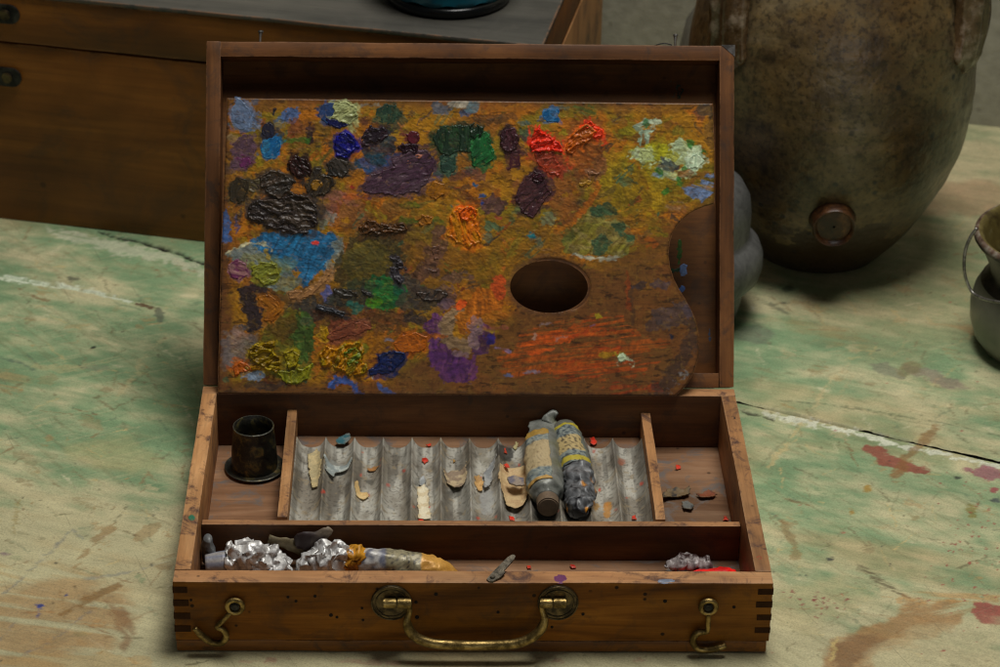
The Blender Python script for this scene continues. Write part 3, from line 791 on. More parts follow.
obj('swivel_catch', bm, metal('catch_steel', (.07, .06, .045), (.22, .19, .14), .5, 120, .6), box, 30)
# woodworm holes in the front board and rail edge
bm = bmesh.new()
for px, py, r_ in [(191, 600, .0008), (288, 597, .0009), (296, 601, .0009), (315, 596, .001), (331, 615, .0012), (337, 617, .0009), (363, 620, .0008), (417, 617, .0013), (436, 594, .0012), (498, 612, .001), (552, 627, .0009), (362, 608, .0008), (583, 614, .001), (665, 601, .0012), (734, 607, .001), (416, 602, .001), (553, 618, .001)]:
    p = P3(px, py, 0); cyl(bm, (p[0], .0002, p[2]), r_, .0011, 'Y', 10)
obj('worm_holes', bm, M['dark'], box)['kind'] = 'stuff'


# ================================================================== paint dabs (thick, in relief)
def seed_of(pts): return int(abs(pts[0][0]*7.3+pts[0][1]*13.7)) % 997


class Surf:
    """flat surface: parent, function (px,py)->local uv, function uv,n->local xyz"""
    def __init__(s, parent, uv, xyz, K): s.parent, s.uv, s.xyz, s.K = parent, uv, xyz, K


def dab(sf, pts, c, c2=None, h=.0010, ridge=.5, name='paint_dab', edge=.0009, res=.00036, dirn=None, mat='dab', label=None):
    q = [sf.uv(*p) for p in pts]; sd = seed_of(pts)
    x0 = min(p[0] for p in q)-.002; x1 = max(p[0] for p in q)+.002; y0 = min(p[1] for p in q)-.002; y1 = max(p[1] for p in q)+.002
    nx = max(6, int((x1-x0)/res)); ny = max(6, int((y1-y0)/res))
    U, V = np.meshgrid(np.linspace(x0, x1, nx), np.linspace(y0, y1, ny), indexing='ij')
    d = sd_poly(U, V, q)+edge*3.6*(fbm(U*520, V*520, 4, sd)-.5)+edge*3.4*(fbm(U*170, V*170, 3, sd+3)-.5)
    a = math.radians(dirn if dirn is not None else (sd*37) % 180)
    wx = .004*(fbm(U*110, V*110, 2, sd+50)-.5); wy = .004*(fbm(U*110, V*110, 2, sd+60)-.5)
    p = (U+wx)*math.cos(a)+(V+wy)*math.sin(a); r = -(U+wx)*math.sin(a)+(V+wy)*math.cos(a)
    d = d-.0004
    rg = fbm(p*150, r*520, 4, sd+9); rg2 = 1-np.abs(2*fbm(p*150, r*270, 4, sd+19)-1)
    h = h*.62; prof = sm(0, .0009, -d)
    z = -.0003+prof*h*(.45+ridge*1.1*(rg-.35)+ridge*1.3*(rg2-.72)*1.6)+.35*h*sm(0, .0008, -d)*(1-sm(.0008, .002, -d))
    z = np.where(d > .0002, -.0004, z)
    cc = lin(c, sf.K*.86)[None, None, :]*np.ones(U.shape+(1,))
    if c2 is not None:
        m = sm(.42, .58, fbm(p*90, r*300, 4, sd+29))[..., None]; cc = cc*(1-m)+lin(c2, sf.K)*m
    cc = cc*(1+.7*(rg-.5)+.5*(fbm(U*300, V*300, 3, sd+77)-.5))[..., None]*(1-.25*sm(.02, .25, np.abs(rg2-1)*0))[..., None]
    keep = d < .0012
    idx = np.arange(nx*ny).reshape(nx, ny)
    F = np.stack([idx[:-1, :-1], idx[1:, :-1], idx[1:, 1:], idx[:-1, 1:]], -1).reshape(-1, 4)
    F = F[keep.ravel()[F].all(1)]
    if not len(F): return None
    us, inv = np.unique(F, return_inverse=True)
    P = sf.xyz(U.ravel()[us], V.ravel()[us], z.ravel()[us])
    me = np_mesh(name, P, inv.reshape(-1, 4), cc.reshape(-1, 3)[us])
    o = obj(name, me, M[mat], sf.parent)
    if label: o['label'] = label
    return o


# ================================================================== PALETTE
pal = empty('palette', (0, D-.0118, H+.0006), 0, 'rectangular wooden palette with thumb hole crusted in many paint colours, standing in the lid', 'palette')
PA = LID_A-math.radians(6.4); pal.rotation_euler = (-PA, 0, 0)
PM = np.array(Matrix.Translation(pal.location) @ Matrix.Rotation(-PA, 4, 'X'))
PR, PO = PM[:3, :3], PM[:3, 3]


def pal_uv(px, py):
    w_ = on_plane(px, py, PO, PR[:, 1]); l = PR.T@(w_-PO); return (l[0], l[2])


def pal_xyz(u, v_, n): return np.stack([u, -n-np.zeros_like(u), v_], 1)


outl = [(227, 98), (400, 100), (713, 103.5), (714.5, 150), (714.5, 204), (706, 206), (696, 210), (687, 215.5), (679, 223), (673, 232.5), (669.5, 243), (668.6, 254), (669.8, 266), (673.5, 278), (679, 289), (686, 300), (692, 311), (696.5, 322), (698.8, 334), (699.3, 347), (698, 360), (694, 372), (688, 383), (681, 391), (675, 396.2), (668, 398.4), (655, 398.8), (440, 397.5), (217.5, 395.5), (221, 250)]
PO2 = [pal_uv(*p) for p in outl]
PO2[27] = (PO2[27][0], 0.0); PO2[28] = (PO2[28][0], 0.0)
for k in (25, 26): PO2[k] = (PO2[k][0], max(PO2[k][1], 0.0))
HOLE = [pal_uv(*p) for p in ell(549, 287, 39, 26.3, 2, 48)]
hcx = sum(p[0] for p in HOLE)/48; hcy = sum(p[1] for p in HOLE)/48
PTH = .0042
bm = bmesh.new()
ov = [bm.verts.new((x, .0004, z)) for x, z in PO2]; hv = [bm.verts.new((x, .0004, z)) for x, z in HOLE]
oe = [bm.edges.new((ov[i], ov[(i+1) % len(ov)])) for i in range(len(ov))]; he = [bm.edges.new((hv[i], hv[(i+1) % len(hv)])) for i in range(len(hv))]
g = bmesh.ops.triangle_fill(bm, use_beauty=True, use_dissolve=False, edges=oe+he)
fs = list(bm.faces)
for f in fs:
    c_ = f.calc_center_median()
    if math.hypot((c_.x-hcx)/.0255, (c_.z-hcy)/.0165) < .8: bm.faces.remove(f)
g = bmesh.ops.extrude_face_region(bm, geom=list(bm.faces))
for e in g['geom']:
    if isinstance(e, bmesh.types.BMVert): e.co.y += PTH-.0004
bmesh.ops.recalc_face_normals(bm, faces=bm.faces)
obj('palette_board', bm, M['rail_x'], pal)

# painted face
res = .00040
x0 = min(p[0] for p in PO2); x1 = max(p[0] for p in PO2); y0 = min(p[1] for p in PO2); y1 = max(p[1] for p in PO2)
nx = int((x1-x0)/res)+3; ny = int((y1-y0)/res)+3
U, V = np.meshgrid(x0-res+np.arange(nx)*res, y0-res+np.arange(ny)*res, indexing='ij')
sdo = sd_poly(U, V, PO2); sdh = -sd_poly(U, V, HOLE); sd = np.maximum(sdo, sdh)
gx = np.gradient(sd, res, axis=0); gy = np.gradient(sd, res, axis=1); gl = np.sqrt(gx**2+gy**2)+1e-9
near = (np.abs(sd) < .75*res); U2 = np.where(near, U-sd*gx/gl, U); V2 = np.where(near, V-sd*gy/gl, V)
keep = sd < .75*res
P = pal_xyz(U2.ravel(), V2.ravel(), np.zeros(U.size))
Wp = P@PR.T+PO; px_, py_ = to_px(Wp)
KP = 1.62
u_, v_ = U2.ravel(), V2.ravel()
wx = 7*(fbm(u_*90, v_*110, 4, 401)-.5)+6*(fbm(u_*430, v_*470, 3, 402)-.5); wy = 7*(fbm(u_*90, v_*110, 4, 403)-.5)+5*(fbm(u_*430, v_*470, 3, 404)-.5)
cv = Canvas(px_+wx, py_+wy*.8, U2.ravel(), V2.ravel(), KP); cv.vm = 1.6; cv.sk = .75; u_, v_ = cv.U, cv.V
X_, Y_ = cv.PX, cv.PY
n1 = fbm(u_*28, v_*34, 5, 1); n2 = fbm(u_*90, v_*120, 5, 2); n3 = fbm(u_*70, v_*900, 4, 3); n4 = fbm(u_*45, v_*50, 5, 4)
wood_c = lin((100, 62, 28), KP)*(1+.5*(n3-.5)+.35*(n1-.5))[:, None]
KB = KP*1.42; och = lin((132, 90, 12), KB); oli = lin((104, 86, 14), KB); ora = lin((142, 84, 12), KB); brn = lin((102, 64, 20), KB)
c = och*np.ones((U.size, 1)); m = sm(.45, .6, n1)[:, None]; c = c*(1-m)+oli*m
m = sm(.5, .62, n4)[:, None]; c = c*(1-m)+ora*m
m = sm(.54, .62, n2)[:, None]*.7; c = c*(1-m)+brn*m
c = c*(1+.5*(fbm(u_*200, v_*260, 4, 6)-.5)+.12*(n3-.5))[:, None]
bare = np.clip(1-sm(100, 116, Y_+10*(n2-.5)), 0, 1)*.8
bare = np.maximum(bare, sm(378, 388, Y_+10*(n2-.5))*.85)
bare = np.maximum(bare, 1-sm(224, 238, X_+14*(n2-.5)))
bare = np.maximum(bare, sm(-12, 12, (X_-500)*.55+(Y_-300)*1.0-18+36*(n1-.5))*.85)
bare = np.maximum(bare, sm(-8, 8, (Y_-262)+20*(n2-.5))*sm(500, 520, X_)*.9)
c = c*(1-bare[:, None])+wood_c*bare[:, None]
cv.col = c
dk = sm(.64, .72, fbm(u_*150, v_*500, 4, 12)); cv.col = cv.col*(1-.55*dk)[:, None]
PL, PP, PE = cv.line, cv.poly, cv.el


def Q(k, pts):
    ox, oy = [(200, 80), (470, 80), (200, 220), (470, 220)][k-1]
    return [(ox+x/3.7037, oy+y/3.7037) for x, y in pts]


def qe(k, cx, cy, rx, ry, rot=0): return Q(k, ell(cx, cy, rx, ry, rot))


DR = (4, 60, 420, .36, .56)       # dry brush along the grain
# thin washes, in the order they were laid
for a in [
    (qe(2, 620, 360, 190, 130), (136, 112, 12), .75, 14, None), (qe(2, 700, 290, 120, 90), (128, 118, 16), .6, 12, None),
    (qe(4, 80, 150, 140, 90), (122, 88, 14), .7, 12, None), (qe(3, 640, 440, 110, 110), (142, 90, 12), .8, 8, None),
    (qe(1, 240, 240, 90, 110), (112, 96, 18), .55, 12, None), (qe(1, 680, 500, 180, 90), (124, 80, 14), .6, 12, None),
    (qe(1, 720, 540, 120, 80), (104, 60, 20), .6, 10, None), (qe(3, 760, 150, 180, 150), (92, 62, 30), .7, 12, None),
    (qe(3, 870, 200, 120, 120), (128, 84, 14), .6, 10, None), (qe(3, 560, 360, 220, 60), (72, 46, 26), .7, 10, None),
    (qe(3, 380, 300, 160, 60), (56, 46, 34), .7, 10, None), (qe(1, 410, 200, 90, 60), (104, 62, 24), .6, 9, None),
    (qe(2, 440, 260, 80, 130), (118, 66, 26), .7, 9, None), (qe(2, 340, 400, 70, 120), (96, 58, 30), .6, 9, None),
    (qe(2, 150, 580, 150, 80), (136, 92, 14), .6, 10, None), (qe(2, 560, 430, 120, 60), (120, 96, 10), .6, 10, None),
    (qe(4, 640, 40, 120, 60), (124, 92, 16), .6, 10, DR), (qe(4, 600, 150, 150, 80), (116, 78, 20), .5, 10, DR),
    (qe(1, 540, 470, 100, 60), (112, 72, 48), .5, 9, None), (qe(1, 860, 540, 100, 70), (116, 96, 18), .5, 9, None)]:
    PP(a[0], a[1], op=a[2], edge=a[3], soft=3, esc=120, tex=a[4])


def wash(k, pts, c, op=.9, edge=2.5, tex=None, soft=1.0, c2=None, esc=300):
    PP(Q(k, pts) if pts and k else pts, c, op=op, edge=edge, soft=soft, tex=tex, c2=c2, esc=esc)


def we(k, cx, cy, rx, ry, c, rot=0, **kw):
    kw.setdefault('edge', min(2.5, .35*min(rx, ry)/3.7+.6)); kw.setdefault('soft', .9)
    PP(qe(k, cx, cy, rx, ry, rot), c, **kw)


def ws(k, pts, w_, c, **kw):
    kw.setdefault('edge', 1.6); kw.setdefault('soft', 1.0)
    PL(Q(k, pts), [q/3.7 for q in w_] if hasattr(w_, '__len__') else w_/3.7, c, **kw)


for k_ in range(620):        # countless small touches of mixed colour
    x_t = random.uniform(226, 700); y_t = random.uniform(104, 384)
    if (x_t-500)*.5+(y_t-300) > 20: continue
    c_t = random.choice([(158, 108, 12), (150, 96, 10), (150, 104, 12), (132, 112, 14), (160, 90, 12), (110, 92, 20), (96, 52, 20), (146, 76, 16), (70, 78, 30), (60, 50, 30), (120, 70, 40), (88, 64, 48), (48, 44, 36), (128, 60, 24), (60, 88, 60)])
    a_t = random.uniform(-50, 70); PE(x_t, y_t, random.uniform(2, 15), random.uniform(1, 5), c_t, rot=-a_t, op=random.uniform(.4, .9), edge=2.5, soft=.7, tex=(a_t, 90, 620, .38, .50), esc=420)
# quarter 1
we(1, 170, 165, 24, 26, (40, 108, 160), op=.9)
we(1, 330, 132, 38, 27, (70, 90, 130)); we(1, 292, 160, 20, 22, (45, 90, 130), op=.7); we(1, 270, 122, 9, 9, (34, 34, 48))
we(1, 405, 195, 18, 46, (58, 36, 32), rot=8); we(1, 350, 172, 34, 34, (98, 56, 26), op=.8)
ws(1, [(590, 97), (650, 96), (690, 99)], 8, (122, 122, 112), op=.7); we(1, 605, 155, 18, 14, (80, 46, 34), op=.8)
we(1, 640, 312, 70, 34, (16, 60, 104), op=.85, edge=3); we(1, 570, 320, 30, 22, (28, 60, 66), op=.7, edge=3)
we(1, 665, 250, 62, 75, (52, 44, 52), op=.9, edge=3, c2=(24, 50, 60)); we(1, 735, 300, 50, 30, (28, 52, 92), op=.8)
we(1, 960, 92, 34, 15, (142, 134, 118)); we(1, 985, 118, 26, 14, (40, 66, 96), op=.8); we(1, 893, 105, 42, 24, (84, 84, 90))
we(1, 205, 78, 16, 12, (70, 80, 96), op=.7); ws(1, [(300, 226), (345, 222), (400, 228)], 12, (48, 92, 24), op=.7, edge=2)
we(1, 300, 180, 30, 26, (132, 110, 16), op=.6); we(1, 215, 300, 30, 24, (132, 116, 16), op=.6); we(1, 120, 222, 26, 14, (142, 126, 92), op=.5)
we(1, 495, 425, 50, 22, (128, 80, 74), op=.7, edge=4); we(1, 550, 450, 30, 20, (134, 80, 70), op=.5, edge=4)
we(1, 100, 540, 18, 66, (58, 92, 146), op=.9, edge=3); we(1, 142, 535, 10, 40, (50, 62, 100), op=.8)
we(1, 160, 592, 18, 18, (142, 112, 18), op=.8); we(1, 465, 510, 28, 30, (96, 108, 104), op=.6, edge=4); we(1, 490, 470, 30, 20, (120, 72, 60), op=.6, edge=3)
ws(1, [(740, 462), (800, 458)], 14, (72, 92, 20), op=.7, edge=3); ws(1, [(750, 520), (880, 524)], 22, (66, 84, 20), op=.7, edge=3)
we(1, 955, 467, 22, 8, (20, 104, 92), op=.8); we(1, 615, 485, 5, 8, (90, 110, 40)); we(1, 565, 398, 8, 8, (150, 50, 30))
ws(1, [(830, 378), (870, 374), (905, 370)], 12, (58, 66, 110), op=.75); we(1, 885, 350, 18, 14, (56, 66, 110), op=.7)
we(1, 560, 350, 60, 24, (150, 96, 16), op=.7, edge=3); we(1, 585, 435, 50, 14, (150, 70, 20), op=.6, tex=DR)
we(1, 900, 560, 20, 16, (120, 116, 90), op=.5); we(1, 730, 470, 60, 16, (110, 76, 30), op=.6)
we(1, 960, 350, 40, 18, (92, 52, 44), op=.7)
# quarter 2
we(2, 10, 95, 26, 30, (72, 98, 106), op=.8); ws(2, [(310, 106), (360, 104)], 10, (60, 96, 96), op=.5)
we(2, 90, 140, 80, 24, (66, 48, 30), op=.6, edge=3, tex=DR); we(2, 200, 160, 22, 8, (40, 80, 88), op=.6)
we(2, 870, 112, 34, 30, (56, 48, 38), op=.8, edge=3); we(2, 890, 200, 20, 60, (66, 50, 34), op=.5)
we(2, 215, 210, 16, 28, (56, 70, 60), op=.5)
ws(2, [(480, 390), (440, 450), (400, 520), (378, 600)], 34, (148, 76, 16), op=.75, edge=2.5, tex=(60, 60, 420, .3, .5))
ws(2, [(360, 250), (372, 330)], 26, (176, 60, 22), op=.8); we(2, 430, 290, 75, 55, (138, 74, 22), op=.85, edge=4); we(2, 480, 320, 26, 50, (122, 78, 42), op=.7, edge=3)
we(2, 300, 320, 50, 45, (146, 56, 28), op=.85, edge=3)
we(2, 520, 280, 30, 20, (150, 110, 20), op=.8); we(2, 600, 190, 40, 14, (130, 120, 20), op=.7); we(2, 770, 185, 24, 16, (110, 110, 30), op=.6)
we(2, 650, 172, 40, 26, (140, 162, 140), op=.85, edge=4, tex=(20, 90, 300, .38, .52)); we(2, 652, 215, 22, 46, (132, 158, 136), op=.85, edge=4, tex=(80, 90, 300, .34, .5))
we(2, 655, 160, 12, 20, (40, 100, 50), op=.8); we(2, 690, 152, 22, 10, (160, 176, 150), op=.8)
we(2, 640, 280, 44, 34, (146, 160, 76), op=.85, edge=4, c2=(160, 176, 140))
PP(Q(2, [(700, 300), (740, 245), (790, 218), (850, 248), (872, 300), (835, 350), (765, 378), (700, 350), (670, 310)]), (168, 186, 146), op=.92, edge=4, soft=1, c2=(150, 160, 110), esc=200, tex=(25, 90, 260, .27, .40))
we(2, 700, 270, 55, 28, (150, 148, 22), op=.85, edge=4, rot=15); we(2, 760, 285, 18, 26, (150, 146, 20), op=.8)
for x, y in ((800, 330), (820, 240), (775, 372), (725, 412), (860, 268), (700, 340)): we(2, x, y, 11, 15, (34, 104, 34), op=.85)
we(2, 735, 318, 40, 22, (52, 62, 72), op=.85, edge=3, rot=20); we(2, 800, 345, 30, 12, (120, 66, 26), op=.7); we(2, 690, 352, 14, 8, (110, 140, 160), op=.7)
PP(Q(2, [(780, 400), (838, 385), (870, 355), (908, 345), (904, 425), (862, 446), (812, 432)]), (96, 120, 160), op=.9, edge=2.5, soft=1, tex=(-15, 60, 420, .28, .45))
we(2, 20, 350, 40, 30, (84, 56, 60), op=.6, edge=4); we(2, 90, 462, 42, 38, (88, 58, 58), op=.9); we(2, 22, 388, 10, 9, (40, 84, 120)); we(2, 44, 430, 12, 8, (50, 74, 120)); we(2, 46, 462, 6, 10, (34, 60, 130))
we(2, 105, 415, 16, 12, (150, 84, 20), op=.8); we(2, 100, 512, 12, 6, (150, 66, 40), op=.9)
we(2, 80, 548, 46, 16, (56, 90, 66), op=.7, edge=3); we(2, 60, 580, 30, 14, (60, 90, 76), op=.6); we(2, 250, 600, 20, 22, (60, 92, 80), op=.5)
we(2, 222, 580, 23, 20, (8, 100, 110), op=.95); we(2, 290, 520, 40, 20, (92, 104, 76), op=.7, edge=4)
PP(Q(2, [(350, 590), (380, 520), (440, 470), (520, 490), (590, 540), (605, 600), (590, 650), (400, 655), (360, 640)]), (106, 104, 36), op=.85, edge=3, soft=1.2, c2=(120, 112, 60), esc=160)
ws(2, [(455, 480), (500, 490), (550, 525), (598, 585)], [38, 56, 52, 34], (38, 74, 50), op=.85, edge=2.5, tex=(-35, 60, 380, .25, .42))
we(2, 485, 615, 34, 40, (44, 78, 54), op=.85, edge=3); we(2, 505, 520, 60, 14, (130, 120, 60), op=.6, edge=3); we(2, 360, 575, 20, 34, (78, 84, 34), op=.7)
ws(4, [(385, 128), (430, 143), (480, 147), (540, 140), (584, 124)], [8, 14, 15, 14, 8], (164, 166, 146), op=.85, edge=1.6, tex=(0, 90, 400, .25, .4))
for x, y, c_ in ((540, 510, (130, 92, 20)), (640, 470, (140, 104, 14)), (760, 470, (128, 100, 70)), (620, 560, (150, 86, 14)), (700, 560, (120, 110, 16)), (650, 610, (150, 74, 16))):
    we(2, x, y, 40, 16, c_, op=.65, edge=4, tex=DR)
# quarter 3
wash(3, [(90, 130), (150, 92), (220, 78), (285, 110), (340, 180), (380, 230), (335, 268), (270, 262), (215, 225), (150, 165)], (116, 122, 94), .95, 2, c2=(100, 112, 110))
wash(3, [(185, 78), (240, 45), (330, 55), (430, 38), (470, 52), (490, 28), (500, 60), (532, 90), (505, 125), (470, 172), (430, 200), (385, 250), (352, 240), (372, 200), (340, 172), (270, 140), (215, 110)], (18, 84, 124), .97, 2, c2=(26, 98, 140))
we(3, 300, 160, 60, 30, (90, 116, 100), op=.6, edge=4, rot=30); we(3, 330, 225, 50, 24, (122, 112, 66), op=.7, edge=3)
we(3, 510, 110, 24, 48, (126, 136, 128), op=.85, edge=2.5); we(3, 480, 175, 16, 30, (120, 126, 116), op=.8)
ws(3, [(322, 272), (370, 285), (420, 250), (455, 215), (478, 180)], [14, 26, 36, 30, 16], (150, 108, 62), op=.95, edge=1.4)
we(3, 466, 272, 18, 32, (82, 84, 130)); ws(3, [(92, 135), (125, 108), (180, 84), (240, 88), (275, 112)], 5, (172, 168, 134), op=.85, edge=1)
ws(3, [(245, 112), (252, 135)], 7, (150, 130, 60)); we(3, 433, 88, 9, 7, (190, 50, 40)); we(3, 90, 60, 14, 34, (58, 88, 140), op=.8)
wash(3, [(520, 120), (560, 60), (640, 30), (730, 60), (760, 130), (720, 220), (640, 260), (540, 260), (490, 200)], (60, 52, 26), .9, 3)
wash(3, [(530, 130), (610, 70), (700, 95), (730, 140), (650, 220), (570, 230), (520, 190)], (90, 76, 22), .9, 3, c2=(78, 70, 28))
ws(3, [(900, 50), (870, 110), (850, 170), (790, 220)], [60, 60, 50, 60], (92, 62, 44), op=.9, edge=2.5); we(3, 770, 240, 50, 40, (66, 60, 50), op=.8, edge=4)
we(3, 620, 290, 170, 40, (44, 46, 40), op=.85, edge=5); we(3, 690, 270, 85, 66, (24, 88, 48), op=.92, edge=4, c2=(36, 100, 40)); we(3, 570, 320, 30, 22, (22, 84, 72), op=.8, edge=3)
we(3, 645, 300, 36, 22, (70, 126, 20), op=.85, edge=3); we(3, 740, 250, 24, 40, (16, 80, 56), op=.8, edge=3); we(3, 590, 240, 60, 20, (50, 60, 36), op=.7, edge=3)
we(3, 770, 300, 44, 44, (68, 64, 50), op=.85, edge=3); we(3, 840, 290, 70, 40, (58, 50, 44), op=.85, edge=4); we(3, 910, 290, 40, 40, (84, 62, 60), op=.7, edge=4)
we(3, 400, 330, 80, 40, (48, 46, 42), op=.8, edge=4); we(3, 480, 350, 70, 26, (78, 48, 28), op=.8, edge=4)
we(3, 690, 360, 110, 34, (86, 54, 24), op=.75, edge=5); we(3, 800, 365, 40, 22, (50, 42, 40), op=.8, edge=3)
wash(3, [(145, 250), (190, 225), (240, 240), (265, 290), (240, 350), (225, 405), (185, 412), (158, 340)], (34, 28, 34), .95, 2.5)
wash(3, [(240, 385), (330, 330), (400, 360), (424, 420), (416, 510), (395, 590), (350, 608), (280, 565), (225, 470)], (84, 82, 20), .95, 2, c2=(92, 78, 16))
we(3, 380, 440, 46, 100, (56, 84, 30), op=.9, edge=3); we(3, 300, 400, 60, 40, (92, 66, 20), op=.7, edge=4); we(3, 395, 375, 20, 16, (84, 96, 66), op=.6)
we(3, 150, 480, 74, 78, (112, 108, 110), op=.62, edge=6, soft=3); we(3, 195, 574, 52, 18, (108, 128, 150), op=.85); we(3, 105, 520, 24, 40, (104, 96, 96), op=.4, edge=4)
we(3, 700, 450, 22, 9, (134, 124, 134)); we(3, 545, 400, 84, 34, (108, 54, 32), op=.95, rot=-8); we(3, 600, 378, 30, 14, (132, 84, 60), op=.8)
ws(3, [(480, 612), (505, 588), (545, 590), (575, 610), (588, 645)], [20, 26, 26, 26, 20], (52, 84, 150), op=.95, edge=1.4); ws(3, [(665, 620), (710, 645)], 22, (58, 84, 140), op=.85)
wash(3, [(835, 385), (870, 350), (910, 350), (890, 450), (950, 485), (1002, 520), (1002, 600), (905, 602), (852, 520)], (72, 34, 88), .93, 3, c2=(88, 46, 90))
ws(3, [(960, 340), (905, 395), (925, 450), (985, 465)], 46, (128, 104, 76), op=.92, edge=2); we(3, 870, 428, 50, 8, (150, 80, 30), op=.8)
we(3, 960, 490, 24, 14, (130, 104, 110), op=.7); we(3, 985, 380, 34, 46, (164, 94, 16), op=.95); we(3, 965, 314, 26, 20, (196, 76, 18))
we(3, 900, 310, 30, 30, (96, 76, 90), op=.6, edge=3); we(3, 950, 210, 60, 20, (84, 62, 54), op=.7, edge=4); we(3, 690, 560, 14, 8, (104, 60, 110)); ws(3, [(830, 432), (890, 430)], 6, (170, 94, 40))
we(3, 260, 612, 60, 14, (58, 48, 42), op=.7, edge=3); we(3, 185, 612, 30, 12, (50, 42, 36), op=.6, edge=3); ws(3, [(620, 565), (640, 585)], 8, (140, 150, 160))
# quarter 4
wash(4, [(-5, 300), (30, 258), (70, 250), (100, 225), (128, 240), (122, 330), (60, 345), (-5, 395)], (172, 94, 16), .95, 2.5)
we(4, 104, 250, 28, 44, (190, 76, 26), op=.95); we(4, 40, 440, 50, 60, (76, 42, 82), op=.85, edge=4); we(4, 15, 420, 26, 60, (134, 108, 108), op=.7, edge=4)
we(4, 78, 442, 18, 24, (48, 34, 104)); we(4, 10, 540, 14, 50, (92, 46, 92), op=.8); ws(4, [(30, 390), (60, 410), (110, 415)], 7, (150, 120, 20), op=.8)
SCR = (7, 40, 700, .42, .60)
for pts, c_, op_ in [([(120, 520), (200, 420), (390, 360), (560, 345), (600, 400), (660, 430), (600, 500), (460, 560), (250, 600), (150, 600)], (172, 78, 16), .7),
                     ([(160, 480), (330, 400), (560, 345), (580, 370), (400, 440), (240, 500)], (184, 78, 16), .8),
                     ([(100, 500), (700, 430), (760, 470), (420, 560), (120, 560)], (166, 78, 18), .6),
                     ([(280, 560), (540, 520), (700, 520), (640, 560), (330, 600)], (174, 72, 14), .65),
                     ([(480, 620), (700, 610), (720, 640), (520, 640)], (170, 60, 16), .6)]:
    PP(Q(4, pts), c_, op=op_, edge=5, soft=1.6, tex=SCR, esc=120)
for k in range(16):
    x = 130+random.random()*330; y = 400+random.random()*200; l_ = 60+random.random()*200
    ws(4, [(x, y), (x+l_, y-l_*.13)], random.uniform(4, 9), random.choice([(178, 64, 14), (160, 56, 12), (190, 76, 20)]), op=.6, edge=.9, tex=(7, 70, 700, .38, .56))
ws(4, [(590, 240), (604, 380)], 20, (66, 46, 28), op=.6, edge=2); ws(4, [(575, 190), (590, 330)], 12, (150, 62, 16), op=.5, edge=1.6)
we(4, 630, 248, 26, 20, (58, 48, 50), op=.75, edge=3); we(4, 705, 236, 38, 14, (66, 58, 66), op=.7, edge=3); we(4, 745, 350, 70, 40, (70, 58, 58), op=.7, edge=6); we(4, 690, 390, 34, 26, (64, 54, 56), op=.6, edge=4); we(4, 810, 340, 20, 30, (80, 70, 82), op=.6, edge=3)
we(4, 510, 500, 30, 12, (150, 112, 20), op=.9); we(4, 550, 505, 24, 16, (152, 140, 40), op=.95)
ws(4, [(315, 440), (360, 434)], 12, (150, 116, 100), op=.7); ws(4, [(268, 386), (300, 388)], 8, (140, 116, 112), op=.7); ws(4, [(100, 470), (150, 486)], 10, (128, 112, 150), op=.6, tex=DR); ws(4, [(200, 566), (250, 568)], 7, (128, 130, 150), op=.7); we(4, 140, 580, 20, 8, (80, 100, 140), op=.7)
we(4, 236, 430, 6, 16, (160, 130, 110), op=.7); we(4, 460, 395, 8, 8, (110, 70, 80)); we(4, 475, 355, 12, 8, (140, 120, 20)); we(4, 745, 435, 4, 10, (30, 34, 50)); we(4, 90, 400, 50, 8, (140, 70, 60), op=.5)
wash(4, [(850, 330), (835, 450), (800, 560), (740, 650), (640, 655), (700, 600), (770, 500), (800, 380)], (58, 44, 36), .75, 4, soft=3)
for x, y in ((790, 575), (745, 632), (765, 600), (800, 560)): ws(4, [(x-8, y-8), (x+6, y+4), (x-2, y+14)], 4, (112, 110, 108), op=.8)
ws(4, [(100, 655), (300, 640), (500, 655)], 10, (70, 44, 26), op=.5, edge=2)
ws(3, [(80, 640), (300, 632), (700, 640), (1000, 640)], 16, (96, 66, 40), op=.5, edge=2, tex=DR)
we(4, 300, 330, 80, 10, (120, 90, 66), op=.5, edge=3)
